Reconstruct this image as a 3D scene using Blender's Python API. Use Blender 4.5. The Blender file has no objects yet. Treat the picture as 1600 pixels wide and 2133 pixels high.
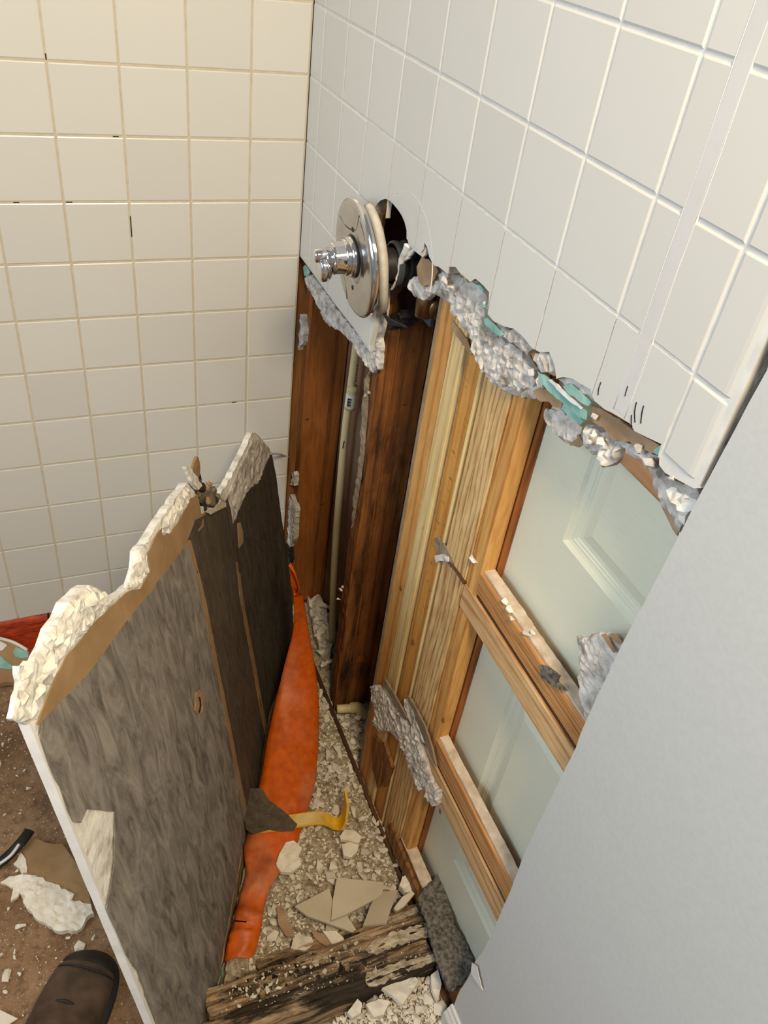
import bpy, bmesh, math, random
from mathutils import Vector, Matrix, noise
from mathutils.geometry import delaunay_2d_cdt

SC = bpy.context.scene
COL = SC.collection
# ------------------------------------------------------------------ camera
CAM = Vector((1.4904, -0.4915, 1.6073))
RGT = Vector((0.36704704, 0.92242196, 0.12005914))
UPV = Vector((-0.61543679, 0.14403246, 0.77491433))
BCK = Vector((0.69750558, -0.35831883, 0.62055909))
F = 1677.737
cd = bpy.data.cameras.new('camera'); cam = bpy.data.objects.new('camera', cd); COL.objects.link(cam)
cd.sensor_width = 36; cd.sensor_fit = 'AUTO'; cd.lens = F / 2133 * 36; cd.clip_start = .02
cam.matrix_world = Matrix(((RGT.x, UPV.x, BCK.x, CAM.x), (RGT.y, UPV.y, BCK.y, CAM.y), (RGT.z, UPV.z, BCK.z, CAM.z), (0, 0, 0, 1)))
SC.camera = cam
# ------------------------------------------------------------------ world, lights, exposure
w = bpy.data.worlds.new('world'); SC.world = w; w.use_nodes = True
bg = w.node_tree.nodes['Background']; bg.inputs[0].default_value = (1, .97, .93, 1); bg.inputs[1].default_value = .24


def area(name, loc, target, size, power, col, size_y=None):
    l = bpy.data.lights.new(name, 'AREA'); l.energy = power; l.color = col; l.size = size
    if size_y: l.shape = 'RECTANGLE'; l.size_y = size_y
    o = bpy.data.objects.new(name, l); COL.objects.link(o); o.location = loc
    o.rotation_euler = (Vector(target) - Vector(loc)).to_track_quat('-Z', 'Y').to_euler()
    return o


area('ceiling_lamp', (1.85, -.34, 2.38), (0.1, -.45, 1.2), .35, 34, (1, .81, .53))
area('window_light', (1.35, -2.3, 2.0), (1.25, 0, 1.25), 1.2, 16.5, (.70, .86, 1)).data.spread = math.radians(120)
SC.view_settings.view_transform = 'Standard'; SC.view_settings.look = 'None'
SC.view_settings.gamma = 1; SC.view_settings.use_curve_mapping = False
SC.view_settings.exposure = 0.0

# ------------------------------------------------------------------ helpers
P = .108                      # tile pitch
rnd = random.Random(7)
WLOC = {}


def ray(px, py):
    return RGT * ((px - 800) / F) - UPV * ((py - 1066.5) / F) - BCK


def U(px, py, ax, v):
    d = ray(px, py); t = (v - CAM[ax]) / d[ax]
    return CAM + d * t


class Frame:
    def __init__(s, O, ux, uy):
        s.O = Vector(O); s.ux = Vector(ux).normalized(); s.uy = Vector(uy).normalized(); s.n = s.ux.cross(s.uy)

    def at(s, u, v, w=0.0): return s.O + s.ux * u + s.uy * v + s.n * w

    def px(s, x, y, w=0.0, warp=None):
        d = ray(x, y); ww = w; u = v = 0
        for _ in range(5 if warp else 1):
            t = (s.n.dot(s.O) + ww - s.n.dot(CAM)) / s.n.dot(d)
            q = CAM + d * t - s.O; u, v = q.dot(s.ux), q.dot(s.uy)
            if warp: ww = w + warp(u, v)
        return (u, v)

    def pxs(s, pts, w=0.0, warp=None): return [s.px(x, y, w, warp) for x, y in pts]


def FY(y): return Frame((0, y, 0), (1, 0, 0), (0, 0, 1))          # wall plane facing the shower (-y)
def FX(x): return Frame((x, 0, 0), (0, 1, 0), (0, 0, 1))          # plane facing +x
def FZ(z): return Frame((0, 0, z), (1, 0, 0), (0, 1, 0))          # floor plane facing up


def crop(pts, ox, oy, s): return [(ox + x * s, oy + y * s) for x, y in pts]


def put(o, mat=None, parent=None, smooth=False):
    """recentre a world-space mesh on its own base and link / parent it"""
    me = o.data
    vs = [v.co for v in me.vertices]
    if vs:
        c = Vector(((min(v.x for v in vs) + max(v.x for v in vs)) / 2, (min(v.y for v in vs) + max(v.y for v in vs)) / 2, min(v.z for v in vs)))
    else: c = Vector((0, 0, 0))
    me.transform(Matrix.Translation(-c))
    pl = WLOC[parent.name] if parent else Vector((0, 0, 0))
    o.location = c - pl; WLOC[o.name] = c
    if parent: o.parent = parent
    if mat: me.materials.append(mat)
    if smooth:
        for p in me.polygons: p.use_smooth = True
    return o


def mesh(name, verts, faces, mat=None, parent=None, smooth=False):
    me = bpy.data.meshes.new(name); me.from_pydata([tuple(v) for v in verts], [], faces); me.update()
    o = bpy.data.objects.new(name, me); COL.objects.link(o)
    return put(o, mat, parent, smooth)


def from_bm(name, bm, mat=None, parent=None, smooth=False):
    bmesh.ops.recalc_face_normals(bm, faces=bm.faces)
    me = bpy.data.meshes.new(name); bm.to_mesh(me); bm.free()
    o = bpy.data.objects.new(name, me); COL.objects.link(o)
    return put(o, mat, parent, smooth)


def tag(o, label=None, cat=None, group=None, kind=None):
    if label: o['label'] = label
    if cat: o['category'] = cat
    if group: o['group'] = group
    if kind: o['kind'] = kind
    return o


def thing(name, label, cat, loc, group=None):
    o = bpy.data.objects.new(name, None); COL.objects.link(o); o.location = loc; o.empty_display_size = .05
    WLOC[o.name] = Vector(loc)
    return tag(o, label, cat, group)


def fb(v, k=3): return noise.fractal(Vector(v), .8, 2.1, k)


def jagged(poly, res, jag, seed=0, closed=True):
    out = []; n = len(poly)
    for i in range(n):
        a, b = poly[i], poly[(i + 1) % n]
        L = math.hypot(b[0] - a[0], b[1] - a[1]); k = max(1, int(L / res))
        nx, ny = (-(b[1] - a[1]) / (L + 1e-9), (b[0] - a[0]) / (L + 1e-9))
        for j in range(k):
            t = j / k; x = a[0] + (b[0] - a[0]) * t; y = a[1] + (b[1] - a[1]) * t
            d = jag * (noise.noise(Vector((x * 140, y * 140, seed * 3.7))) + .6 * noise.noise(Vector((x * 420, y * 420, seed + 9)))) if j and jag else 0
            out.append((x + nx * d, y + ny * d))
    return out


def inside(p, poly):
    x, y = p; r = False; j = len(poly) - 1
    for i in range(len(poly)):
        xi, yi = poly[i]; xj, yj = poly[j]
        if (yi > y) != (yj > y) and x < (xj - xi) * (y - yi) / (yj - yi + 1e-15) + xi: r = not r
        j = i
    return r


def bdist(p, poly):
    m = 9; n = len(poly)
    for i in range(n):
        a, b = poly[i], poly[(i + 1) % n]; dx, dy = b[0] - a[0], b[1] - a[1]
        t = max(0, min(1, ((p[0] - a[0]) * dx + (p[1] - a[1]) * dy) / (dx * dx + dy * dy + 1e-12)))
        m = min(m, math.hypot(p[0] - a[0] - dx * t, p[1] - a[1] - dy * t))
    return m


def area2(poly): return .5 * sum(poly[i][0] * poly[(i + 1) % len(poly)][1] - poly[(i + 1) % len(poly)][0] * poly[i][1] for i in range(len(poly)))


def sheet(name, poly, fr, thick, mat, parent=None, res=.012, amp=0, jag=0, seed=0, warp=None, freq=60, smooth=False, w=0, fill=True, rnd_edge=0, ridged=False, backamp=0):
    """a slab with a ragged outline: front relief amp, flat back, real thickness"""
    if area2(poly) < 0: poly = poly[::-1]
    b = jagged(poly, res, jag, seed)
    b = [(round(x, 6), round(y, 6)) for x, y in b]
    pts = list(b); R = random.Random(seed)
    if fill:
        x0, x1 = min(p[0] for p in b), max(p[0] for p in b); y0, y1 = min(p[1] for p in b), max(p[1] for p in b)
        nx, ny = int((x1 - x0) / res) + 1, int((y1 - y0) / res) + 1
        for i in range(nx):
            for j in range(ny):
                p = (x0 + (i + .5 + R.uniform(-.35, .35)) * res, y0 + (j + .5 + R.uniform(-.35, .35)) * res)
                if inside(p, b) and bdist(p, b) > res * .45: pts.append(p)
    nb = len(b)
    vo, eo, fo, *_ = delaunay_2d_cdt([Vector(p) for p in pts], [(i, (i + 1) % nb) for i in range(nb)], [], 1, 1e-7)
    fr_v = []; bk_v = []
    for q in vo:
        u, v = q.x, q.y; ww = w + (warp(u, v) if warp else 0)
        n = fb((u * freq, v * freq, seed * 1.3)) if amp else 0
        if ridged: n = .35 - abs(n) * 1.1 + .5 * noise.noise(Vector((u * freq * 2.7, v * freq * 2.7, seed + 4)))
        a = amp * n
        if rnd_edge:
            dd = bdist((u, v), b); a -= rnd_edge * max(0, 1 - dd / (rnd_edge * 1.2)) ** 2
        fr_v.append(fr.at(u, v, ww + a))
        bk_v.append(fr.at(u, v, ww - thick + (backamp * fb((u * freq + 50, v * freq, seed)) if backamp else 0)))
    N = len(vo); verts = fr_v + bk_v; faces = []
    ec = {}
    for f in fo:
        f = list(f)
        A = sum((vo[f[i]].x * vo[f[(i + 1) % len(f)]].y - vo[f[(i + 1) % len(f)]].x * vo[f[i]].y) for i in range(len(f)))
        if A < 0: f = f[::-1]
        faces.append(f); faces.append([i + N for i in f[::-1]])
        for i in range(len(f)):
            e = (f[i], f[(i + 1) % len(f)]); ec[e] = ec.get(e, 0) + 1
    for (a, c) in list(ec):
        if (c, a) not in ec: faces.append([a, a + N, c + N, c])
    return mesh(name, verts, faces, mat, parent, smooth)


def prism(name, poly, fr, w0, w1, mat, parent=None):
    return sheet(name, poly, fr, w1 - w0, mat, parent, res=9, fill=False, w=w1)


def box(name, x0, x1, y0, y1, z0, z1, mat, parent=None, bev=0, seg=1):
    bm = bmesh.new(); bmesh.ops.create_cube(bm, size=1)
    for v in bm.verts: v.co = Vector(((x0 + x1) / 2 + v.co.x * (x1 - x0), (y0 + y1) / 2 + v.co.y * (y1 - y0), (z0 + z1) / 2 + v.co.z * (z1 - z0)))
    if bev: bmesh.ops.bevel(bm, geom=bm.edges[:], offset=bev, segments=seg, affect='EDGES', profile=.6)
    return from_bm(name, bm, mat, parent)


def obox(name, c, ax, ay, az, hx, hy, hz, mat, parent=None, bev=0):
    """oriented box: centre, axes, half sizes"""
    bm = bmesh.new(); bmesh.ops.create_cube(bm, size=2)
    for v in bm.verts: v.co = Vector(c) + Vector(ax) * v.co.x * hx + Vector(ay) * v.co.y * hy + Vector(az) * v.co.z * hz
    if bev: bmesh.ops.bevel(bm, geom=bm.edges[:], offset=bev, segments=1, affect='EDGES')
    return from_bm(name, bm, mat, parent)


def catmull(pts, n=6):
    pts = [Vector(p) for p in pts]; out = []
    for i in range(len(pts) - 1):
        a, b, c, d = pts[max(i - 1, 0)], pts[i], pts[i + 1], pts[min(i + 2, len(pts) - 1)]
        for k in range(n):
            t = k / n
            out.append(.5 * ((2 * b) + (c - a) * t + (2 * a - 5 * b + 4 * c - d) * t * t + (3 * b - a - 3 * c + d) * t ** 3))
    out.append(pts[-1]); return out


def tube(name, pts, rad, mat, parent=None, seg=12, flat=1.0, n=5, cap=True, noise_amp=0):
    path = catmull(pts, n) if n > 1 else [Vector(p) for p in pts]
    rads = rad if callable(rad) else (lambda t: rad)
    V = []; Fc = []; up = Vector((.13, .2, .97))
    for i, p in enumerate(path):
        d = (path[min(i + 1, len(path) - 1)] - path[max(i - 1, 0)]).normalized()
        a = d.cross(up)
        if a.length < .1: a = d.cross(Vector((1, .2, 0)))
        a.normalize(); b = d.cross(a); r = rads(i / (len(path) - 1))
        for k in range(seg):
            th = 2 * math.pi * k / seg
            q = p + a * math.cos(th) * r + b * math.sin(th) * r * flat
            if noise_amp: q += Vector((noise.noise(q * 90), noise.noise(q * 90 + Vector((5, 0, 0))), noise.noise(q * 90 + Vector((0, 7, 0))))) * noise_amp
            V.append(q)
    for i in range(len(path) - 1):
        for k in range(seg): Fc.append([i * seg + k, i * seg + (k + 1) % seg, (i + 1) * seg + (k + 1) % seg, (i + 1) * seg + k])
    if cap: Fc.append(list(range(seg))[::-1]); Fc.append([(len(path) - 1) * seg + k for k in range(seg)])
    return mesh(name, V, Fc, mat, parent, True)


def lathe(name, prof, O, axis, mat, parent=None, seg=40, xa=None):
    """profile [(radius, distance along axis)] revolved about axis"""
    ax = Vector(axis).normalized(); a = (xa or ax.orthogonal()).normalized(); b = ax.cross(a); V = []; Fc = []
    n = len(prof)
    for r, h in prof:
        for k in range(seg):
            th = 2 * math.pi * k / seg; V.append(Vector(O) + ax * h + (a * math.cos(th) + b * math.sin(th)) * r)
    for i in range(n - 1):
        for k in range(seg): Fc.append([i * seg + k, i * seg + (k + 1) % seg, (i + 1) * seg + (k + 1) % seg, (i + 1) * seg + k])
    o = mesh(name, V, Fc, mat, parent, True)
    bm = bmesh.new(); bm.from_mesh(o.data); bmesh.ops.remove_doubles(bm, verts=bm.verts, dist=1e-5); bmesh.ops.recalc_face_normals(bm, faces=bm.faces)
    for e in bm.edges:
        if len(e.link_faces) == 2 and e.calc_face_angle(0) > .6: e.smooth = False
    bm.to_mesh(o.data); bm.free()
    return o


def hull_pts(seed, sx, sy, sz, n=10):
    R = random.Random(seed); bm = bmesh.new()
    for _ in range(n):
        v = Vector((R.gauss(0, 1), R.gauss(0, 1), R.gauss(0, 1))).normalized()
        bm.verts.new((v.x * sx * R.uniform(.75, 1), v.y * sy * R.uniform(.75, 1), v.z * sz * R.uniform(.6, 1)))
    r = bmesh.ops.convex_hull(bm, input=bm.verts)
    bmesh.ops.delete(bm, geom=[g for g in r['geom_interior'] if isinstance(g, bmesh.types.BMVert)], context='VERTS')
    return bm


# ------------------------------------------------------------------ materials
def s2l(c): return c / 12.92 if c <= .04045 else ((c + .055) / 1.055) ** 2.4
def C(r, g, b): return (s2l(r / 255), s2l(g / 255), s2l(b / 255), 1)


class M:
    def __init__(s, name, rough=.6, spec=.5, metal=0):
        s.m = bpy.data.materials.new(name); s.m.use_nodes = True; s.t = s.m.node_tree; s.b = s.t.nodes['Principled BSDF']
        s.b.inputs['Roughness'].default_value = rough; s.b.inputs['Specular IOR Level'].default_value = spec; s.b.inputs['Metallic'].default_value = metal
        tc = s.t.nodes.new('ShaderNodeTexCoord'); s.co = tc.outputs['Object']

    def n(s, typ, **kw):
        x = s.t.nodes.new(typ)
        for k, v in kw.items(): setattr(x, k, v)
        return x

    def link(s, a, b): s.t.links.new(a, b)

    def coord(s, sc, rand=True, rot=None):
        mp = s.n('ShaderNodeMapping'); mp.inputs['Scale'].default_value = sc
        if rot: mp.inputs['Rotation'].default_value = rot
        if rand:
            oi = s.n('ShaderNodeObjectInfo'); ad = s.n('ShaderNodeVectorMath', operation='MULTIPLY_ADD')
            s.link(oi.outputs['Random'], ad.inputs[0]); ad.inputs[1].default_value = (3.1, 1.7, 2.3); s.link(s.co, ad.inputs[2]); s.link(ad.outputs[0], mp.inputs['Vector'])
        else: s.link(s.co, mp.inputs['Vector'])
        return mp.outputs[0]

    def noise(s, vec, scale, detail=4, rough=.55, dist=0):
        x = s.n('ShaderNodeTexNoise'); x.inputs['Scale'].default_value = scale; x.inputs['Detail'].default_value = detail
        x.inputs['Roughness'].default_value = rough; x.inputs['Distortion'].default_value = dist; s.link(vec, x.inputs['Vector']); return x.outputs['Fac']

    def ramp(s, fac, stops, interp='LINEAR'):
        r = s.n('ShaderNodeValToRGB'); e = r.color_ramp; e.interpolation = interp
        while len(e.elements) < len(stops): e.elements.new(.5)
        for el, (p, c) in zip(e.elements, stops): el.position = p; el.color = c
        s.link(fac, r.inputs[0]); return r.outputs[0]

    def mix(s, fac, a, b, mode='MIX'):
        x = s.n('ShaderNodeMix', data_type='RGBA', blend_type=mode)
        for sock, v in ((x.inputs[0], fac), (x.inputs[6], a), (x.inputs[7], b)):
            if isinstance(v, (int, float, tuple)): sock.default_value = v
            else: s.link(v, sock)
        return x.outputs[2]

    def bump(s, fac, strength=.3, dist=.002):
        x = s.n('ShaderNodeBump'); x.inputs['Strength'].default_value = strength; x.inputs['Distance'].default_value = dist
        s.link(fac, x.inputs['Height']); s.link(x.outputs[0], s.b.inputs['Normal'])

    def col(s, c):
        if isinstance(c, tuple): s.b.inputs['Base Color'].default_value = c
        else: s.link(c, s.b.inputs['Base Color'])
        return s


def simple(name, c1, c2, scale, rough=.8, bump=0, detail=5, sc=(1, 1, 1), spec=.3, metal=0, dist=.002, lo=.35, hi=.65, rand=True):
    m = M(name, rough, spec, metal); v = m.coord(sc, rand); f = m.noise(v, scale, detail)
    m.col(m.ramp(f, [(lo, c1), (hi, c2)]))
    if bump: m.bump(f, bump, dist)
    return m.m


def wood(name, light, dark, axis='z', ring=26, rough=.65, stain=None, grain=1.0, saw=False, stain_lo=.45, stain_hi=.62, st_=.07, dist=5.5):
    m = M(name, rough, .3)
    st = {'z': (1, 1, st_), 'x': (st_, 1, 1), 'y': (1, st_, 1)}[axis]
    v = m.coord(st)
    d = m.noise(v, 6, 2, .5)
    wv = m.n('ShaderNodeTexWave', wave_type='RINGS', rings_direction={'z': 'Z', 'x': 'X', 'y': 'Y'}[axis])
    wv.inputs['Scale'].default_value = ring; wv.inputs['Distortion'].default_value = dist; wv.inputs['Detail'].default_value = 2; wv.inputs['Detail Scale'].default_value = .8
    m.link(v, wv.inputs['Vector'])
    fine = m.noise(v, 160, 3, .6)
    c = m.ramp(wv.outputs['Fac'], [(0.1, light), (.75, tuple(light[i] * .82 + dark[i] * .18 for i in range(3)) + (1,)), (.97, dark)])
    c = m.mix(.45 * grain, c, m.ramp(fine, [(.35, dark), (.6, light)]))
    big = m.noise(m.coord((1, 1, 1)), 5, 2)
    c = m.mix(m.ramp(big, [(.35, (0, 0, 0, 1)), (.7, (.35, .35, .35, 1))]), c, dark)
    if saw:
        v2 = m.coord({'z': (.25, .25, 1), 'x': (1, .25, .25)}[axis]); sn = m.noise(v2, 190, 2, .5)
        c = m.mix(m.ramp(sn, [(.62, (0, 0, 0, 1)), (.7, (.7, .7, .7, 1))]), c, tuple(x * .35 for x in dark[:3]) + (1,))
    if stain:
        sv = m.coord({'z': (2.2, 2.2, .5), 'x': (.5, 2, 2), 'y': (2, .5, 2)}[axis]); sn = m.noise(sv, 9, 5, .65)
        c = m.mix(m.ramp(sn, [(stain_lo, (0, 0, 0, 1)), (stain_hi, (.92, .92, .92, 1))]), c, stain)
    m.col(c); m.bump(m.mix(.5, wv.outputs['Fac'], fine), .25, .0012)
    return m.m


def tile_mat(name, c1, c2, rough=.22):
    m = M(name, rough, .5); oi = m.n('ShaderNodeObjectInfo')
    m.col(m.ramp(oi.outputs['Random'], [(0, c1), (1, c2)]))
    m.bump(m.noise(m.coord((1, 1, 1)), 14, 2), .05, .004)
    return m.m


MT = {}
MT['tile'] = tile_mat('glazed_white_tile', C(207, 205, 200), C(213, 211, 206))
MT['grout'] = simple('cream_grout', C(192, 181, 160), C(204, 193, 172), 60, .9)
MT['grout_w'] = simple('white_grout', C(214, 211, 206), C(226, 224, 220), 60, .8)
MT['board_core'] = simple('gypsum_core', C(146, 136, 124), C(210, 205, 199), 48, .95, .9, 7, dist=.004, lo=.30, hi=.56)
MT['gyp_white'] = simple('gypsum_white', C(186, 180, 170), C(234, 231, 224), 45, .95, .9, 7, dist=.004, lo=.30, hi=.5)
MT['gyp_edge'] = simple('white_board_edge', C(222, 219, 214), C(234, 232, 228), 30, .75, .1)
MT['paper_brown'] = simple('brown_board_paper', C(150, 122, 94), C(176, 148, 118), 22, .9, .15)
MT['paper_tan'] = simple('tan_board_paper', C(148, 118, 82), C(170, 139, 102), 16, .9, .1, sc=(1, 1, .6))
MT['teal'] = simple('green_board_paper', C(118, 168, 158), C(160, 198, 188), 30, .8, .2)
MT['paint'] = simple('grey_painted_wall', C(198, 198, 196), C(202, 202, 200), 160, .55, .06, 3, dist=.0006, rand=False)
MT['trim'] = simple('white_trim_paint', C(214, 211, 206), C(222, 219, 214), 20, .35, .02)
MT['caulk'] = simple('clear_silicone', C(222, 218, 214), C(230, 226, 222), 30, .3, .2)
MT['film'] = simple('silicone_film', C(204, 201, 199), C(210, 207, 206), 12, .4, .3)
MT['dark'] = simple('dark_gap_and_shade', C(20, 18, 17), C(38, 33, 30), 30, .9)
MT['black'] = simple('black_mould', C(22, 20, 18), C(60, 52, 44), 70, .95, .8)
MT['lint'] = simple('grey_lint', C(74, 68, 61), C(134, 127, 117), 150, 1, 1, 8, dist=.004)
MT['dust'] = simple('dusty_wood_top', C(186, 166, 146), C(216, 200, 182), 50, .95, .3)
MT['door'] = None
MT['cpvc'] = simple('cream_plastic_pipe', C(206, 190, 140), C(222, 208, 164), 18, .4, .02, sc=(1, 1, .2))
MT['label'] = simple('white_sticker', C(226, 222, 210), C(232, 228, 218), 10, .6)
MT['ink'] = simple('black_ink', C(40, 38, 40), C(52, 50, 52), 10, .7)
MT['chrome'] = M('polished_chrome', .07, .5, 1).col(C(226, 226, 228)).m
MT['brushed'] = simple('satin_chrome_plate', C(186, 184, 182), C(202, 200, 198), 20, .22, .02, metal=1)
MT['foam'] = simple('white_foam_gasket', C(188, 182, 172), C(208, 202, 192), 60, .95, .4, 5, dist=.002)
MT['brass'] = simple('aged_brass', C(110, 84, 56), C(160, 126, 84), 40, .38, .05, metal=.9)
MT['rubber'] = simple('black_rubber', C(28, 27, 28), C(48, 46, 46), 30, .5, .1)
MT['steel'] = simple('blue_grey_steel', C(66, 70, 76), C(92, 96, 100), 20, .45, .05, metal=.5)
MT['red'] = simple('red_pex_pipe', C(128, 26, 30), C(150, 34, 36), 20, .45)
MT['orange'] = None
MT['yellow'] = simple('yellow_painted_steel', C(222, 166, 24), C(240, 196, 70), 26, .4, .1, lo=.3, hi=.55)
MT['yworn'] = simple('scuffed_yellow_face', C(214, 176, 88), C(236, 214, 158), 26, .5, .1)
MT['chunk'] = simple('plaster_rubble', C(226, 216, 198), C(246, 239, 226), 40, .95, .4, 5, dist=.002)
MT['chunkg'] = simple('grey_rubble', C(202, 193, 177), C(230, 221, 207), 40, .95, .4, 5, dist=.002)
MT['bed'] = simple('shaded_rubble_dust', C(132, 117, 95), C(198, 184, 162), 120, 1, .9, 8, dist=.006, rand=False)  # dust colour kept darker to paint the shade in crevices between chunks
MT['smear'] = simple('dusty_plaster_smear', C(150, 132, 108), C(212, 198, 174), 90, .95, .8, 7, dist=.004, sc=(1.6, .5, 1))
MT['shard'] = simple('tile_shard_back', C(196, 183, 160), C(212, 200, 178), 12, .7, .1)
MT['glaze'] = simple('tile_shard_face', C(190, 174, 150), C(198, 183, 160), 12, .3, .02)

# moulded door skin: fine embossed grain, cream grey
m = M('door_skin', .42, .4); g = m.noise(m.coord((12, 1, 260), False), 3, 2); m.col(m.ramp(g, [(.3, C(220, 220, 200)), (.7, C(226, 226, 206))])); m.bump(g, .1, .0008); MT['door'] = m.m
# orange waterproofing membrane: fleece dust patches
m = M('orange_membrane', .5, .4); d = m.noise(m.coord((1, 1, 1), False), 9, 6, .65); d2 = m.noise(m.coord((1, 1, 1), False), 60, 4)
c = m.ramp(d2, [(.3, C(196, 82, 10)), (.7, C(222, 104, 14))]); c = m.mix(m.ramp(d, [(.50, (0, 0, 0, 1)), (.68, (.5, .5, .5, 1))]), c, C(196, 140, 108)); d3 = m.noise(m.coord((1, 1, 1), False, (0, 0, .5)), 14, 4); c = m.mix(m.ramp(d3, [(.56, (0, 0, 0, 1)), (.74, (.6, .6, .6, 1))]), c, C(120, 52, 16)); m.col(c); m.bump(d, .5, .006); MT['orange'] = m.m
m = M('orange_red_membrane', .5, .4); d2 = m.noise(m.coord((1, 1, 4), False), 30, 4); m.col(m.ramp(d2, [(.3, C(120, 36, 18)), (.7, C(206, 76, 34))])); m.bump(d2, .3, .003); MT['orange2'] = m.m


def grey_paper(name, a, b, stain_fac):
    m = M(name, .9, .2); v = m.coord((1.6, 1.6, .35), False, (0, .15, 0)); f = m.noise(v, 26, 8, .68, 1.2); f2 = m.noise(m.coord((1, 1, 1), False), 120, 6, .7)
    c = m.ramp(f, [(.32, a), (.52, tuple((a[i] + b[i]) / 2 for i in range(3)) + (1,)), (.74, b)])
    c = m.mix(m.ramp(f2, [(.58, (0, 0, 0, 1)), (.8, (.35, .35, .35, 1))]), c, C(176, 166, 152))
    big = m.noise(m.coord((1, 1, .5), False), 5, 4)
    c = m.mix(m.ramp(big, [(.4, (0, 0, 0, 1)), (.7, (stain_fac,) * 3 + (1,))]), c, C(62, 54, 46))
    m.col(c); m.bump(f, .15, .002); return m.m


MT['paper_grey'] = grey_paper('grey_board_paper', C(92, 86, 80), C(170, 163, 153), .2)
MT['paper_damp_shade'] = grey_paper('damp_shaded_board_paper', C(72, 62, 52), C(112, 102, 88), .45)  # moisture staining, with the shade of the folded-away panels painted in
MT['paper_damp_shade2'] = grey_paper('darker_damp_shaded_board_paper', C(60, 51, 42), C(98, 88, 76), .4)

# subfloor: reddish brown with dust and grime
m = M('red_brown_subfloor', .8, .3); v = m.coord((1, 1, 1), False); f = m.noise(v, 9, 7, .65); f2 = m.noise(v, 70, 6, .7); f3 = m.noise(v, 240, 3)
c = m.ramp(f, [(.28, C(104, 78, 56)), (.46, C(142, 111, 82)), (.7, C(164, 134, 104))]); c = m.mix(m.ramp(f2, [(.36, (.6, .6, .6, 1)), (.5, (0, 0, 0, 1))]), c, C(84, 62, 48))
c = m.mix(m.ramp(f3, [(.62, (0, 0, 0, 1)), (.72, (.8, .8, .8, 1))]), c, C(190, 170, 144)); m.col(c); m.bump(f2, .5, .004); MT['floor'] = m.m

W_STUD = wood('stud_fir', C(156, 96, 44), C(104, 56, 22), 'z', 14, st_=.11, dist=8, stain=C(84, 46, 20), stain_lo=.55, stain_hi=.8)
W_MOULD = wood('mouldy_fir', C(150, 94, 46), C(92, 52, 24), 'z', 24, stain=C(26, 20, 15), stain_lo=.47, stain_hi=.66)
W_ORANGE = wood('orange_pine', C(220, 168, 100), C(172, 112, 52), 'z', 16, st_=.12, dist=8)
W_SAW = wood('sawn_orange_pine', C(214, 158, 84), C(172, 112, 46), 'z', 12, saw=True)
W_LIGHT = wood('pale_pine', C(230, 206, 152), C(190, 154, 98), 'z', 22)
W_SWIRL = wood('swirly_pine', C(234, 202, 146), C(156, 104, 52), 'z', 30, st_=.13, dist=11)
W_SHADED = wood('shaded_grain_fir', C(172, 106, 52), C(104, 54, 24), 'z', 60, grain=1.4)  # dark grain, with the shade of the side face put into the colour
W_SLAT = wood('slat_pine', C(222, 186, 138), C(172, 120, 70), 'x', 18, st_=.13, dist=10)
W_SLATD = wood('slat_grain', C(206, 154, 98), C(146, 90, 46), 'x', 70, grain=1.3)
W_BLOCK = wood('blocking_fir', C(196, 146, 104), C(150, 100, 62), 'x', 18)
W_BROWN = wood('dark_strip', C(96, 66, 44), C(60, 40, 28), 'x', 20)
W_BROWNZ = wood('old_brown_board', C(150, 104, 58), C(98, 60, 30), 'z', 18, stain=C(62, 42, 26), stain_lo=.5, stain_hi=.75)
W_ROT = wood('rotten_curb_wood', C(196, 172, 138), C(120, 84, 54), 'y', 40, rough=.95, stain=C(30, 25, 21), grain=1.5, stain_lo=.44, stain_hi=.54)
m = MT['glue'] = simple('grey_glue_line', C(128, 112, 92), C(150, 134, 112), 40, .9, .2)

# ------------------------------------------------------------------ wall with the glazed tiles (left)
FL, FR = FX(0), FY(0)
ZR = [1.42 - P * k for k in range(-9, 13)]           # row lines from above the frame down to the floor gap
wl = prism('wall_left', [(-1.9, .0), (.0, .0), (.0, 2.4), (-1.9, 2.4)], FL, -.03, -.008, MT['board_core']); tag(wl, kind='structure', label='cream tiled shower wall on the left')
g = prism('grout', [(-1.9, ZR[-1] + .001), (0, ZR[-1] + .001), (0, 2.39), (-1.9, 2.39)], FL, -.0079, -.0012, MT['grout'], wl)


def tile_mesh(wd, ht, bev=.0026):
    """glazed tile in the XZ plane facing -y, cushion edge; origin at its lower left back corner, face at y=0 - (built facing -y)"""
    g = .0009; V = []; Fc = []
    for (d, y) in ((g, .0078), (g, .0026), (g + bev * .45, .0007), (g + bev, 0.0)):
        V += [(d, y, d), (wd - d, y, d), (wd - d, y, ht - d), (d, y, ht - d)]
    for r in range(3):
        for k in range(4): Fc.append([r * 4 + k, r * 4 + (k + 1) % 4, r * 4 + 4 + (k + 1) % 4, r * 4 + 4 + k])
    Fc.append([12, 13, 14, 15])
    me = bpy.data.meshes.new('tile'); me.from_pydata(V, [], Fc); me.update(); me.materials.append(MT['tile']); return me


def add_tile(me, loc, parent, rotz=0):
    o = bpy.data.objects.new('tile', me); COL.objects.link(o); o.parent = parent; o.location = Vector(loc) - WLOC[parent.name]; o.rotation_euler.z = rotz; return o


TM = {}
def tm(wd, ht):
    k = (round(wd, 4), round(ht, 4))
    if k not in TM: TM[k] = tile_mesh(*k)
    return TM[k]


colsL = [0, -.948 * P] + [-(.948 + k) * P for k in range(1, 15)]
for i in range(len(colsL) - 1):
    for j in range(len(ZR) - 1):
        if ZR[j] > 2.1: continue
        # facing +x: rotate -y facing tile by +90 deg about z: (x,y)->( -y, x): local +x -> +y, local -y -> +x
        add_tile(tm(colsL[i] - colsL[i + 1], P), (0, colsL[i + 1], ZR[j + 1]), wl, math.pi / 2)
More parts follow.
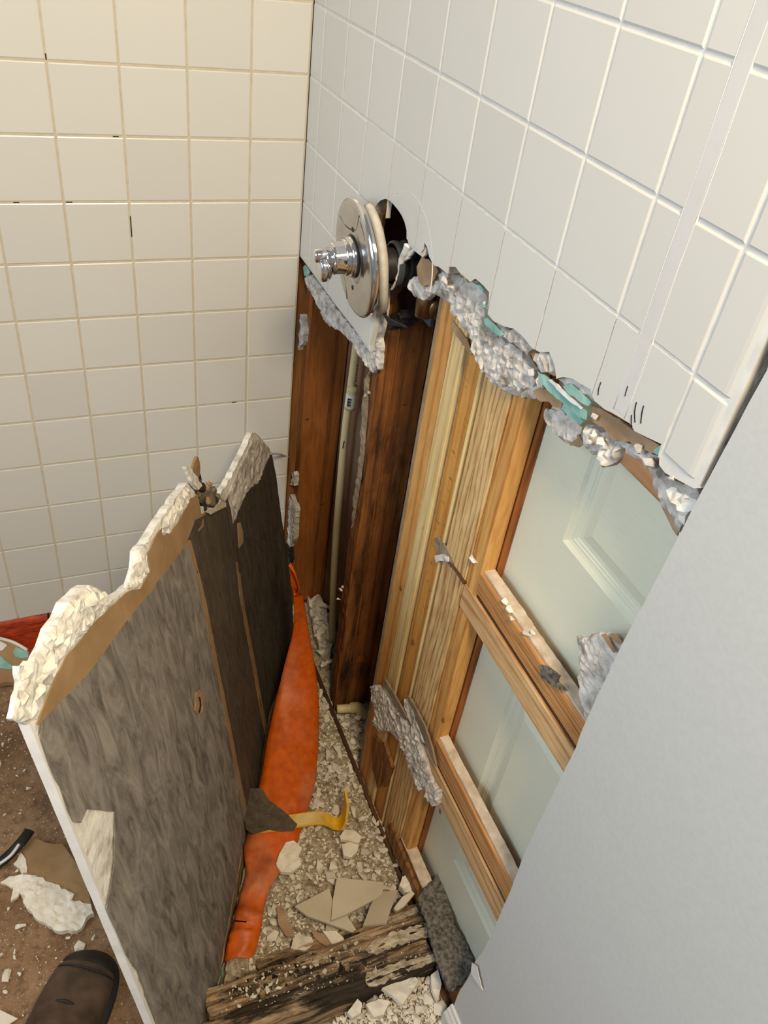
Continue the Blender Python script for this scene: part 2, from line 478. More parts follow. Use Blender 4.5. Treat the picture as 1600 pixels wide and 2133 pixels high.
# missing bits of grout: dark slits in the joints
for (x, y, x2, y2) in ((274, 452, 276, 493), (97, 113, 98, 124), (236, 279, 246, 279.5), (28, 416.5, 38, 416.8), (138, 416.8, 149, 417), (484, 837.5, 492, 837.5)):
    a, b = U(x, y, 0, .0), U(x2, y2, 0, .0); wdt = .0018
    yc, zc = (a.y + b.y) / 2, (a.z + b.z) / 2; vert = abs(y2 - y) > abs(x2 - x)
    yy = (min(colsL, key=lambda c: abs(c - yc)),) * 2 if vert else (a.y, b.y); zz = (b.z, a.z) if vert else (min(ZR, key=lambda c: abs(c - zc)),) * 2
    box('grout_gap', -.004, -.0009, min(yy) - wdt / 2, max(yy) + wdt / 2, min(zz) - wdt / 2, max(zz) + wdt / 2, MT['dark'], wl)

# ------------------------------------------------------------------ tiled plumbing wall (right) with the broken edge
BRK = [(1457, 1017), (1443, 1018), (1420, 1006), (1400, 995), (1382, 985), (1370, 969), (1371, 946), (1378, 925), (1350, 912), (1322, 898), (1312, 882), (1297, 873), (1275, 860), (1260, 853), (1237, 834), (1230, 811), (1211, 800), (1193, 789),
       (1174, 785), (1159, 789), (1155, 759), (1144, 733), (1125, 734), (1108, 725), (1091, 703), (1069, 684), (1050, 680), (1028, 669), (1016, 654), (1019, 609), (1008, 596), (990, 580), (980, 587), (959, 570), (949, 556), (935, 556),
       (931, 570), (914, 556), (904, 553), (894, 535), (890, 515), (884, 505), (880, 520), (873, 532), (862, 523), (850, 511)]
HOLE = [(847, 500), (847, 480), (843, 463), (837, 449), (829, 437), (820, 426), (812, 418), (803, 414), (793, 417), (785, 425), (779, 437), (775, 452), (773, 475), (774, 505), (778, 540), (783, 580), (786, 610), (786, 640), (780, 680)]
LFR = [(768, 732), (735, 683), (700, 638), (660, 583), (626, 537)]
EDGE_X = 1.100
wall_uv = [(0, 2.4), (0, FR.px(626, 537)[1])] + FR.pxs(LFR[::-1][1:]) + FR.pxs(HOLE[::-1]) + FR.pxs(BRK[::-1]) + [(EDGE_X, FR.px(1457, 1017)[1]), (EDGE_X, 2.4)]


def clip(poly, x0, x1, y0, y1):
    for ax, v, sgn in ((0, x0, 1), (0, x1, -1), (1, y0, 1), (1, y1, -1)):
        out = []
        for i in range(len(poly)):
            a, b = poly[i], poly[(i + 1) % len(poly)]; da, db = sgn * (a[ax] - v), sgn * (b[ax] - v)
            if da >= 0: out.append(a)
            if (da >= 0) != (db >= 0):
                t = da / (da - db); out.append((a[0] + (b[0] - a[0]) * t, a[1] + (b[1] - a[1]) * t))
        poly = out
        if not poly: return []
    q = []
    for p in poly:
        if not q or math.hypot(p[0] - q[-1][0], p[1] - q[-1][1]) > 1e-5: q.append(p)
    return q


wr = sheet('wall_right', wall_uv, FR, .0135, MT['board_core'], res=9, fill=False, w=-.0082); tag(wr, kind='structure', label='white tiled plumbing wall with its lower part torn out')
sheet('grout', wall_uv, FR, .0062, MT['grout_w'], wr, res=9, fill=False, w=-.0016)
colsR = [0, .586 * P] + [(.586 + 1.0137 * k) * P for k in range(1, 10)] + [EDGE_X]
for i in range(len(colsR) - 1):
    for j in range(len(ZR) - 1):
        if ZR[j] > 2.25: continue
        x0, x1, z1, z0 = colsR[i], colsR[i + 1], ZR[j], ZR[j + 1]
        last = i == len(colsR) - 2
        c = clip(wall_uv, x0 + .001, x1 - (.001 if not last else 0), z0 + .001, z1 - .001)
        if len(c) < 3: continue
        A = abs(area2(c)); full = (x1 - x0 - .002) * (z1 - z0 - .002)
        if A < full * .02: continue
        if last:                                       # bullnose edge tile
            zb = max(z0, FR.px(1450, 1012)[1]) + .001
            prof = [(x0 + .001, -.0078), (x0 + .001, -.0026), (x0 + .0022, -.0006), (x0 + .004, 0), (x1 - .015, 0), (x1 - .011, -.0004), (x1 - .007, -.0016), (x1 - .0035, -.0038), (x1 - .001, -.0066), (x1, -.0095)]
            n_ = len(prof); V = []
            for zz, dp in ((zb, .0026), (zb + .0012, .0007), (zb + .0027, 0), (z1 - .0037, 0), (z1 - .0022, .0007), (z1 - .001, .0026)):
                V += [FR.at(u, zz, w_ - dp) for u, w_ in prof]
            Fc = [[r_ * n_ + q, r_ * n_ + q + 1, (r_ + 1) * n_ + q + 1, (r_ + 1) * n_ + q] for r_ in range(5) for q in range(n_ - 1)]
            mesh('tile', V, Fc, MT['tile'], wr)
        elif A > full * .985: add_tile(tm(x1 - x0, P), (x0, 0, z0), wr)
        else: sheet('tile', c, FR, .0075, MT['tile'], wr, res=.010, jag=.0012, seed=i * 31 + j, fill=False)
# silicone tracks left by the shower door jamb
for x in (.9745, .9925):
    tube('silicone_track', [(x + .0006 * math.sin(z * 40), .00085, z) for z in [1.233 + .05 * k for k in range(23)]], .0011, MT['caulk'], wr, seg=8, n=2)
box('silicone_film', .9755, .9915, -.0002, .0006, 1.235, 2.3, MT['film'], wr)
# faint ring where the trim plate used to sit
cx, cz, rr = .474, 1.172, .094
tube('caulk_ring', [(cx + rr * math.cos(t), .00055, cz + rr * math.sin(t)) for t in [math.radians(a) for a in range(-4, 128, 8)]], .0008, MT['caulk'], wr, seg=6, n=2)
# cracks in the glaze
for px in ([(1252, 796), (1247, 811), (1246, 823)], [(1308, 804), (1304, 818), (1302, 825)], [(1326, 838), (1322, 858), (1323, 880)], [(1341, 845), (1337, 862), (1335, 882)], [(1316, 864), (1315, 880), (1317, 890)]):
    tube('glaze_crack', [U(x, y, 1, -.0002) for x, y in px], .0006, MT['dark'], wr, seg=5, n=2)

# fractured gypsum below the tile edge ------------------------------------------------
YC = .010


def core(name, px, y, thick, seed, amp=.006, res=.005, jag=.004, mat='board_core', freq=70, parent=wr, warp=None, ridged=True):
    f = FY(y); return sheet(name, f.pxs(px), f, thick, MT[mat], parent, res=res, amp=amp, jag=jag, seed=seed, freq=freq, ridged=ridged, rnd_edge=.003, warp=warp)


core('fractured_core', [(640, 562), (632, 585), (652, 622), (666, 648), (672, 666), (688, 682), (706, 690), (728, 712), (742, 737), (757, 757), (773, 777), (787, 769), (790, 730), (788, 695), (784, 655), (768, 728), (735, 690), (700, 645), (665, 596)], .0115, .010, 3)
core('fractured_core', [(846, 586), (849, 606), (868, 622), (882, 626), (897, 612), (915, 622), (933, 632), (938, 652), (955, 668), (966, 690), (985, 700), (996, 720), (991, 742), (1004, 780), (1036, 806), (1070, 824), (1112, 832), (1126, 828), (1118, 800), (1100, 775), (1092, 745), (1080, 722), (1050, 704), (1030, 690), (1012, 668), (1012, 640), (1000, 600), (985, 590), (960, 582), (945, 566), (934, 575), (915, 560), (905, 556), (890, 560), (868, 575)], .0135, .011, 5, amp=.008, freq=60)
core('crumbled_lump', [(1000, 640), (985, 650), (960, 660), (975, 690), (985, 735), (1000, 770), (1030, 800), (1080, 815), (1110, 800), (1105, 770), (1085, 740), (1060, 715), (1025, 700), (1015, 670)], .008, .012, 8, amp=.008, freq=85, res=.005)
core('crumbled_lump', [(1113, 736), (1125, 731), (1145, 735), (1155, 760), (1155, 785), (1140, 778), (1120, 765), (1108, 750)], .002, .008, 9, amp=.006, freq=80, res=.005)
core('crumbled_lump', [(1030, 672), (1050, 682), (1070, 686), (1092, 706), (1105, 728), (1095, 740), (1075, 722), (1050, 705), (1030, 690)], .003, .007, 10, amp=.005, freq=90, res=.005)
core('crumbled_lump', [(1162, 790), (1180, 783), (1195, 787), (1214, 797), (1236, 812), (1234, 840), (1214, 826), (1190, 812), (1176, 806)], .0035, .007, 16, amp=.006, res=.005)
core('torn_flake', [(1128, 858), (1135, 882), (1150, 905), (1165, 918), (1190, 928), (1202, 918), (1205, 890), (1195, 868), (1170, 860), (1145, 852)], .017, .005, 11, amp=.004, freq=90, mat='board_core')
core('crumbled_lump', [(1206, 905), (1212, 925), (1228, 940), (1246, 955), (1250, 975), (1262, 972), (1274, 962), (1284, 936), (1280, 925), (1262, 905), (1240, 893), (1216, 885)], .010, .014, 12, amp=.010, freq=85, res=.005)
core('fractured_core', [(1270, 910), (1290, 930), (1310, 950), (1345, 968), (1350, 985), (1362, 1020), (1385, 1062), (1410, 1110), (1422, 1085), (1447, 1045), (1452, 1020), (1440, 1016), (1400, 1002), (1372, 985), (1368, 950), (1345, 940), (1310, 925), (1285, 905)], .013, .010, 13, amp=.006, freq=70)
core('crumbled_lump', [(1384, 1022), (1400, 1018), (1425, 1030), (1444, 1042), (1440, 1062), (1424, 1075), (1420, 1095), (1402, 1070), (1390, 1045)], .006, .009, 14, amp=.006, mat='gyp_white', res=.005)
core('crumbled_lump', [(1112, 790), (1120, 782), (1130, 795), (1128, 808), (1116, 806)], .004, .008, 15, amp=.006, res=.005, mat='chunkg')
# exposed brown board paper
for k, px in enumerate(([(868, 556), (877, 536), (892, 540), (905, 553), (912, 566), (905, 580), (896, 596), (880, 596), (870, 580)], [(942, 668), (960, 690), (975, 715), (985, 735), (980, 740), (960, 712), (945, 690)],
                        [(1110, 815), (1128, 803), (1150, 815), (1172, 838), (1168, 850), (1150, 846), (1136, 836), (1120, 832)], [(1232, 845), (1262, 858), (1290, 872), (1318, 895), (1350, 915), (1375, 930), (1368, 945), (1345, 938), (1310, 920), (1280, 918), (1255, 890), (1235, 880)],
                        [(1370, 1030), (1385, 1030), (1395, 1062), (1412, 1078), (1416, 1090), (1410, 1116), (1395, 1090), (1380, 1060)], [(1176, 912), (1206, 905), (1216, 925), (1205, 932), (1188, 928)])):
    f = FY(.007 if k in (0, 2, 3) else .018); sheet('board_paper', f.pxs(px), f, .0015, MT['paper_brown'], wr, res=.006, amp=.0012, jag=.003, seed=20 + k, freq=50)
# green paper strips
for k, (px, y) in enumerate((([(1008, 664), (1015, 662), (1034, 680), (1050, 698), (1042, 700), (1026, 692), (1010, 676)], .001), ([(1120, 774), (1134, 780), (1180, 820), (1222, 858), (1220, 875), (1205, 868), (1160, 830), (1128, 800)], .004),
                             ([(1136, 800), (1160, 822), (1200, 858), (1216, 878), (1208, 885), (1180, 862), (1150, 832)], .008), ([(1172, 804), (1190, 800), (1212, 820), (1232, 838), (1226, 846), (1205, 835), (1180, 815)], .002),
                             ([(1362, 938), (1378, 926), (1376, 944), (1368, 948)], .004), ([(632, 556), (636, 552), (646, 566), (642, 572), (634, 575)], .006), ([(984, 588), (1000, 594), (1010, 606), (1000, 604)], .004),
                             ([(1004, 630), (1012, 628), (1012, 640), (1006, 640)], .003))):
    f = FY(y); sheet('green_paper', f.pxs(px), f, .0012, MT['teal'], wr, res=.006, amp=.0014, jag=.0018, seed=40 + k, freq=60)
for k, (px, y) in enumerate((([(1142, 792), (1148, 790), (1190, 828), (1214, 850), (1210, 853), (1180, 830)], .0025), ([(1150, 812), (1156, 812), (1196, 850), (1212, 868), (1206, 868)], .006))):
    f = FY(y); sheet('split_layer', f.pxs(px), f, .0012, MT['gyp_edge'], wr, res=.006, amp=.001, jag=.0014, seed=60 + k)
# white torn sliver hanging off the hole
tube('torn_sliver', [U(852, 512, 1, .002), U(846, 525, 1, .003), U(836, 545, 1, .004), U(829, 570, 1, .004), U(825, 588, 1, .003), U(815, 604, 1, .002)], lambda t: .0052 * (1 - t) + .0018, MT['gyp_edge'], wr, seg=8, flat=.5, noise_amp=.001)
core('torn_core', [(848, 512), (856, 514), (858, 522), (846, 540), (838, 545), (842, 528)], .004, .006, 66, amp=.003, mat='gyp_edge')
core('hole_rim', [(790, 425), (806, 417), (806, 428), (796, 448), (790, 470), (786, 490), (780, 480), (782, 450)], .012, .008, 67, amp=.003, mat='paper_tan')
sheet('torn_core', FY(.004).pxs([(877, 530), (880, 520), (884, 507), (889, 520), (886, 532), (880, 536)]), FY(.004), .003, MT['chunkg'], wr, res=.006, amp=.002, jag=.001, seed=68)
# small crumbs still hanging
for (x, y, s) in ((1236, 905, .006), (1250, 922, .008), (1226, 918, .006), (1010, 632, .004), (1240, 868, .006), (1003, 765, .004), (925, 588, .011), (940, 600, .009), (1106, 775, .007), (1330, 935, .007), (1352, 962, .009), (1400, 992, .006)):
    bm = hull_pts(int(x + y), s, s * .7, s * .9, 12); q = U(x, y, 1, .003)
    for v in bm.verts: v.co += q
    from_bm('hanging_crumb', bm, MT['gyp_white'] if x < 1300 and y > 860 else MT['board_core'], wr)

# ragged plaster left along the corner
for k, px in enumerate(([(618, 650), (630, 655), (634, 690), (632, 712), (624, 722), (618, 735), (620, 690)], [(607, 985), (612, 982), (615, 990), (613, 1012), (606, 1010)], [(600, 1035), (606, 1030), (616, 1060), (614, 1085), (612, 1120), (604, 1140), (598, 1130), (600, 1080)], [(594, 1130), (602, 1140), (606, 1165), (598, 1180), (594, 1160)])):
    f = FY(.012); sheet('corner_plaster', f.pxs(px), f, .012, MT['board_core'] if k < 3 else MT['black'], wl, res=.006, amp=.005, jag=.003, seed=80 + k, ridged=True)

# ------------------------------------------------------------------ painted drywall (foreground right)
gx = [(1600, 770), (1560, 842), (1530, 900), (1500, 955), (1457, 1035), (1420, 1108), (1380, 1186), (1340, 1262), (1300, 1336), (1260, 1420), (1222, 1502), (1190, 1580), (1150, 1660), (1100, 1762), (1060, 1865), (1030, 1935), (1005, 1985), (990, 2003), (984, 2020), (972, 2044), (960, 2060), (953, 2076)]
guv = FR.pxs(gx); guv = [(1.104, 2.4), (1.104, guv[0][1] + .05)] + guv + [(guv[-1][0] + .005, .0), (2.6, 0), (2.6, 2.4)]
wn = sheet('wall_near', guv, FR, .016, MT['paint'], res=.02, jag=.0012, seed=3, fill=False, w=.0008); tag(wn, kind='structure', label='grey painted wall with a torn board edge at right')
sheet('torn_paper', FR.pxs([(990, 2003), (1000, 2010), (1012, 2060), (998, 2040), (988, 2024)]), FR, .001, MT['gyp_edge'], wn, res=.006, jag=.001, w=.0022, warp=lambda u, v: .004)
bb = [(1.084, 0, 0, .014), ]
prof = [(0, .0008), (0, .0135), (.058, .0135), (.064, .011), (.067, .0095), (.072, .0095), (.077, .006), (.084, .005), (.086, .0008)]
V = []
for x in (1.082, 2.6):
    for z, o_ in prof: V.append((x, -o_, z))
n_ = len(prof); Fc = [[k, (k + 1) % n_, n_ + (k + 1) % n_, n_ + k] for k in range(n_)] + [list(range(n_))[::-1], [n_ + k for k in range(n_)]]
o = mesh('baseboard_near', V, Fc, MT['trim']); tag(o, kind='structure', label='white moulded baseboard under the grey painted wall')

# ------------------------------------------------------------------ floor
fl = box('floor', -.05, 2.6, -1.9, .16, -.04, 0, MT['floor']); tag(fl, kind='structure', label='reddish brown grimy subfloor of the shower')

# ------------------------------------------------------------------ inside the wall: studs, pack, blocking, back board
YF = .022
back = box('wall_back', -.04, .60, .113, .126, 0, 2.3, simple('back_board_paper', C(120, 94, 72), C(138, 110, 86), 12, .9)); tag(back, kind='structure', label='brown paper back of the next room board behind the studs')
sA = tag(box('wall_stud', -.008, .030, YF, .111, .035, 2.2, W_STUD, bev=.002), 'reddish brown corner stud beside the tiled left wall', 'stud')
tag(box('wall_stud', -.045, -.010, .004, .111, 0, 2.2, W_BROWNZ, bev=.002), 'dark stud edge squeezed in the corner behind the left tiles', 'stud')
sB = thing('wall_stud', 'mouldy black-stained stud right of the cream pipe', 'stud', (.375, .066, .03))
o = sheet('stud_body', [(.352, .035), (.392, .03), (.392, 1.075), (.352, 1.05)], FY(YF), .088, W_MOULD, sB, res=.02, amp=.0025, freq=20, jag=.0015, seed=5, warp=lambda u, v: -.0015 * math.sin(u * 700))
sheet('side_face', [(.0235, .032), (.1105, .034), (.1105, 1.20), (.0235, 1.06)], FX(.3935), .0015, W_MOULD, sB, res=.018, amp=.0018, freq=22, seed=4, jag=.0012)
core('rotten_top', [(784, 652), (795, 648), (806, 655), (822, 650), (838, 645), (842, 662), (832, 676), (815, 682), (798, 690), (788, 680)], .030, .03, 70, amp=.012, mat='black', parent=sB, freq=120, res=.005)
tube('split_ridge', [(.3935, .048, 1.05), (.395, .05, .8), (.395, .05, .45), (.394, .049, .2)], .0022, W_MOULD, sB, seg=6)
sheet('paper_strip', FY(.018).pxs([(772, 770), (766, 800), (764, 850), (760, 900), (755, 960), (748, 1010), (740, 1060), (732, 1100), (736, 1040), (745, 985), (750, 930), (752, 880), (756, 830), (760, 790)]), FY(.018), .003, MT['glue'], sB, res=.006, amp=.003, jag=.002, seed=31)
for (x, y, s) in ((762, 824, .006), (768, 818, .005), (710, 1228, .007), (706, 1248, .006), (714, 1222, .004)):
    bm = hull_pts(int(x * 3 + y), s, s, s * .6, 12); q = U(x, y, 1, .016)
    for v in bm.verts: v.co += q
    from_bm('plaster_crumb', bm, MT['board_core'], sB)

for (x, y, par) in ((640, 873, sA), (671, 1050, sA), (676, 650, sA)):
    q = U(x, y, 0, .0302); bm = bmesh.new(); bmesh.ops.create_icosphere(bm, subdivisions=2, radius=.0035)
    for v in bm.verts: v.co = Vector((v.co.x * .3, v.co.y * 1.5, v.co.z)) + q
    from_bm('knot', bm, W_BROWN, par, True)
bk = thing('fire_block', 'short brown wood block behind the plaster above the stud gap', 'wood block', (.50, .07, 1.11))
obox('block_body', (.518, .072, 1.135), (1, 0, -.12), (0, 1, 0), (.12, 0, 1), .036, .022, .022, W_BLOCK, bk, .002)
tag(box('duct_panel', .43, .555, .100, .110, .55, 1.05, simple('pale_blue_backing', C(150, 152, 160), C(168, 168, 174), 9, .7)), 'pale grey panel seen through the gap beside the jamb boards', 'panel')

pk = thing('jamb_post', 'pack of upright pine boards beside the white panelled door', 'door post', (.68, .04, 0))
BR = [(.558, .567, 'glue', .0), (.567, .612, W_ORANGE, .0), (.6135, .650, W_LIGHT, -.0015), (.650, .6575, 'glue', .0035), (.6575, .697, W_SAW, .001), (.698, .704, W_LIGHT, -.001), (.704, .712, 'glue', .005), (.712, .735, W_SWIRL, -.001), (.7355, .779, W_SWIRL, -.0016)]
for x0, x1, mt, dy in BR:
    box('jamb_board' if not isinstance(mt, str) else 'glue_line', x0, x1, YF + dy, .060, .0, 1.22, MT[mt] if isinstance(mt, str) else mt, pk, .0012)
box('jamb_board', .7796, .812, YF, .046, .0, 1.22, W_ORANGE, pk, .005, 3)
box('jamb_board', .7800, .8145, .0465, .058, .0, 1.22, W_SHADED, pk, .001)
# wood stain notches and knots at the crossing with the upper slat
sheet('paper_scrap', FY(.019).pxs([(904, 1122), (912, 1118), (928, 1140), (938, 1160), (945, 1172), (938, 1182), (922, 1165), (910, 1150)]), FY(.019), .003, MT['glue'], pk, res=.006, amp=.002, jag=.002, seed=33)
sheet('plaster_scrap', FY(.017).pxs([(906, 1158), (920, 1154), (932, 1160), (934, 1170), (918, 1168), (908, 1172)]), FY(.017), .005, MT['board_core'], pk, res=.005, amp=.002, jag=.001, seed=34)
tube('torn_strip', [U(938, 1172, 1, .019), U(955, 1195, 1, .018), U(968, 1215, 1, .018)], .004, W_BROWN, pk, seg=6, flat=.4)
for (x, y) in ((882, 1100), (860, 1338), (917, 1690), (835, 1225), (924, 1500)):
    q = U(x, y, 1, YF - .0006); bm = bmesh.new(); bmesh.ops.create_icosphere(bm, subdivisions=2, radius=.004)
    for v in bm.verts: v.co = Vector((v.co.x, v.co.y * .25, v.co.z * 1.7)) + q
    from_bm('knot', bm, W_BROWNZ, pk, True)
# old drywall left across the pack near the floor
f = FY(.015)
lr = thing('drywall_remnant', 'ragged strip of plasterboard clinging across the upright jamb boards', 'drywall', (.68, .015, .3))
core('gypsum_band', [(772, 1430), (782, 1428), (800, 1440), (815, 1462), (828, 1482), (848, 1505), (862, 1520), (875, 1555), (885, 1590), (895, 1630), (912, 1650), (910, 1675), (898, 1680), (888, 1665), (880, 1640), (868, 1650), (862, 1625), (850, 1590), (838, 1560), (822, 1535), (805, 1520), (788, 1525), (775, 1510), (780, 1480), (772, 1455)], .011, .009, 71, amp=.008, parent=lr, freq=75)
core('gypsum_band', [(838, 1458), (850, 1462), (862, 1480), (872, 1510), (884, 1540), (886, 1555), (870, 1540), (855, 1510), (843, 1480)], .012, .008, 72, amp=.005, parent=lr)
sheet('paper_edge', FY(.008).pxs([(797, 1414), (801, 1415), (822, 1448), (848, 1496), (845, 1500), (822, 1466), (800, 1428)]), FY(.008), .003, MT['glue'], lr, res=.01, jag=.001, seed=4)
sheet('paper_edge', FY(.008).pxs([(842, 1450), (850, 1456), (880, 1512), (896, 1562), (904, 1600), (898, 1590), (872, 1526), (850, 1472)]), FY(.012), .003, MT['glue'], lr, res=.01, jag=.002, seed=5)
# splintered bottom boards
sp = thing('splintered_board', 'dark splintered offcut at the foot of the jamb boards', 'board', (.70, .015, 0))
for k, px in enumerate(([(775, 1530), (790, 1545), (800, 1560), (795, 1610), (786, 1640), (775, 1600)], [(800, 1545), (808, 1575), (816, 1600), (800, 1640), (796, 1600)], [(806, 1720), (812, 1715), (830, 1760), (862, 1840), (885, 1900), (870, 1880), (845, 1830), (820, 1780)])):
    sheet('splinter', FY(.014).pxs(px), FY(.014), .008, W_BROWNZ, sp, res=.012, amp=.002, jag=.002, seed=k + 90)

# ------------------------------------------------------------------ moulded door inside the pocket
YD = .0575
DX0, DX1, DZ0, DZ1 = .70, 1.46, .012, 2.02
dr = thing('pocket_door', 'off-white moulded panel door standing inside the wall pocket', 'door', (1.08, .075, 0))
PAN = [(.905, 1.215, .225, .735), (.905, 1.215, .995, 1.62), (1.30, 1.43, .225, .735), (1.30, 1.43, .995, 1.62)]
MW = .042                                              # moulding width


def door_skin():
    xs = sorted({DX0, DX1} | {v for p in PAN for v in p[:2]}); zs = sorted({DZ0, DZ1} | {v for p in PAN for v in p[2:]})
    V, Fc, ix = [], [], {}
    def vi(x, z, y=YD):
        k = (round(x, 5), round(z, 5), round(y, 5))
        if k not in ix: ix[k] = len(V); V.append((x, y, z))
        return ix[k]
    for i in range(len(xs) - 1):
        for j in range(len(zs) - 1):
            m_ = ((xs[i] + xs[i + 1]) / 2, (zs[j] + zs[j + 1]) / 2)
            if any(p[0] < m_[0] < p[1] and p[2] < m_[1] < p[3] for p in PAN): continue
            Fc.append([vi(xs[i], zs[j]), vi(xs[i + 1], zs[j]), vi(xs[i + 1], zs[j + 1]), vi(xs[i], zs[j + 1])])
    b = len(V)
    for x, z in ((DX0, DZ0), (DX1, DZ0), (DX1, DZ1), (DX0, DZ1)): V.append((x, YD + .035, z))
    f_ = [vi(DX0, DZ0), vi(DX1, DZ0), vi(DX1, DZ1), vi(DX0, DZ1)]
    for k in range(4): Fc.append([f_[(k + 1) % 4], f_[k], b + k, b + (k + 1) % 4])
    Fc.append([b + 3, b + 2, b + 1, b])
    return mesh('door_face', V, Fc, MT['door'], dr)


door_skin()
for (x0, x1, z0, z1) in PAN:
    pr = [(0, 0), (.004, .0045), (.008, .0062), (.0105, .0062), (.012, .0078), (.0145, .0078), (.016, .0092), (.022, .0092), (.042, .002)]
    V, Fc = [], []
    for d, y in pr: V += [(x0 + d, YD + y, z0 + d), (x1 - d, YD + y, z0 + d), (x1 - d, YD + y, z1 - d), (x0 + d, YD + y, z1 - d)]
    for r in range(len(pr) - 1):
        for k in range(4): Fc.append([r * 4 + k, r * 4 + (k + 1) % 4, r * 4 + 4 + (k + 1) % 4, r * 4 + 4 + k])
    pm = mesh('panel_moulding', V, Fc, MT['door'], dr)
    d, y = pr[-1]; mesh('panel', [(x0 + d, YD + y, z0 + d), (x1 - d, YD + y, z0 + d), (x1 - d, YD + y, z1 - d), (x0 + d, YD + y, z1 - d)], [[0, 1, 2, 3]], MT['door'], pm)
tag(box('wall_pocket_back', .60, 2.6, .113, .126, 0, 2.3, MT['paper_brown']), kind='structure', label='board closing the far side of the door pocket')


def slat(label, z0, z1, x0, x1, seed, notch=False):
    t = thing('pocket_slat', label, 'slat', ((x0 + x1) / 2, .03, z0))
    h = z1 - z0; zm = z0 + h * .50
    box('lower_board', x0 - .012, x1, .0205, .044, z0, zm - .002, W_SLAT, t, .002)
    box('groove', x0 - .006, x1, .0245, .042, zm - .003, zm + .003, W_BROWN, t)
    box('upper_board', x0, x1, .0225, .043, zm + .003, z1 - .003, W_SLATD, t, .004)
    sheet('dusty_top', [(x0 + .002, .0265), (x1, .0265), (x1, .0435), (x0, .0435)], FZ(z1), .003, MT['dust'], t, res=.008, amp=.0008, jag=.001, seed=seed)
    return t


s1 = slat('horizontal pine slat at mid height with a grey chip missing', .770, .866, .792, 1.35, 1)
s2 = slat('horizontal pine slat crossing the lower door panel near knee height', .372, .482, .792, 1.35, 2)
s3 = thing('pocket_slat', 'low dusty slat at the foot of the door beside grey lint', 'slat', (.93, .03, 0))
box('slat_board', .782, 1.35, .021, .040, .0, .112, W_BROWNZ, s3, .002)
sheet('dusty_top', [(.784, .021), (1.2, .021), (1.2, .044), (.784, .044)], FZ(.115), .003, MT['dust'], s3, res=.008, amp=.0012, jag=.001, seed=9)
s4 = thing('pocket_slat', 'reddish slat glimpsed under the broken plaster at upper right', 'slat', (1.15, .03, 1.165))
box('slat_board', .93, 1.35, .0225, .043, 1.172, 1.25, W_BLOCK, s4, .002)
sheet('chipped_patch', FY(.020).pxs([(1125, 1385), (1140, 1390), (1165, 1408), (1160, 1420), (1180, 1440), (1150, 1428), (1130, 1412)]), FY(.019), .004, MT['lint'], s1, res=.005, amp=.002, jag=.001, seed=6)
# crumbs lying on the upper slat
R = random.Random(5)
for k, (x, y, s) in enumerate(((1052, 1252, .008), (1060, 1268, .009), (1068, 1288, .006), (1098, 1320, .009), (1110, 1318, .006), (985, 1165, .010), (995, 1160, .008), (1008, 1178, .004))):
    bm = hull_pts(700 + k, s, s * .7, s * .55, 12); q = U(x, y, 2, .870)
    for v in bm.verts: v.co += q
    o = from_bm('plaster_crumb', bm, MT['gyp_white']); tag(o, 'white plaster crumb lying on the dusty top of the middle slat', 'plaster chip', 'crumbs on the middle slat')
# torn board pieces caught behind the painted wall edge
t = thing('drywall_scrap', 'triangular scrap of broken plasterboard above the middle slat end', 'drywall', (1.06, .012, .93))
core('gypsum_face', [(1198, 1325), (1215, 1328), (1240, 1322), (1262, 1318), (1285, 1325), (1308, 1332), (1320, 1340), (1260, 1460), (1222, 1512), (1210, 1470), (1202, 1440), (1204, 1390)], .016, .008, 73, amp=.004, parent=t)
for k, px in enumerate(([(1252, 1322), (1262, 1320), (1272, 1340), (1284, 1358), (1278, 1360), (1264, 1340)], [(1270, 1320), (1285, 1322), (1296, 1338), (1288, 1342), (1275, 1330)])):
    sheet('brown_paper', FY(.010).pxs(px), FY(.010), .001, MT['paper_brown'], t, res=.006, jag=.001, seed=k)
# grey lint clump
f = FZ(.122)
lt = sheet('lint_clump', f.pxs([(890, 1845), (898, 1835), (920, 1812), (930, 1845), (934, 1880), (945, 1915), (958, 1940), (972, 1965), (984, 1990), (990, 2010), (975, 2030), (962, 2050), (945, 2062), (930, 2050), (915, 2010), (900, 1965), (885, 1910), (870, 1870), (880, 1850)]), f, .012, MT['lint'], None, res=.005, amp=.005, jag=.004, seed=12, freq=90, smooth=True)
tag(lt, 'clump of grey fibrous lint at the foot of the door', 'lint')
for k, px in enumerate(([(870, 1880), (885, 1905), (905, 1955), (925, 2010), (945, 2065), (930, 2060), (905, 2010), (888, 1960)],)):
    sheet('lint_skirt', FY(.012).pxs(px), FY(.012), .006, MT['lint'], lt, res=.008, amp=.004, jag=.003, seed=44)

# ------------------------------------------------------------------ pipe in the stud bay
pp = thing('supply_pipe', 'cream plastic water pipe between the two stained studs', 'pipe', (.16, .085, .02))
PP = [U(741, 735, 1, .085), U(728, 830, 1, .085), U(719, 900, 1, .085), U(708, 1020, 1, .085), U(700, 1120, 1, .085), U(694, 1240, 1, .085), U(692, 1345, 1, .085)]
PP = [Vector((q.x, .085, q.z)) for q in PP]; PP[-1].z = .03
tube('pipe_body', [PP[0] + Vector((.01, 0, .25))] + PP, .0086, MT['cpvc'], pp, seg=16)
a, b = U(735, 805, 1, .085), U(729, 850, 1, .085)
tube('coupling', [a, a * .5 + b * .5, b], .0118, MT['cpvc'], pp, seg=18, n=3)
ax = (a - b).normalized(); mid = b + (a - b) * .42
lab = lathe('sticker', [(.0121, -.016), (.0121, .016)], mid, ax, MT['label'], pp, 24)
side = ax.cross((CAM - mid)).normalized(); out = side.cross(ax).normalized()
if out.dot(CAM - mid) < 0: out = -out
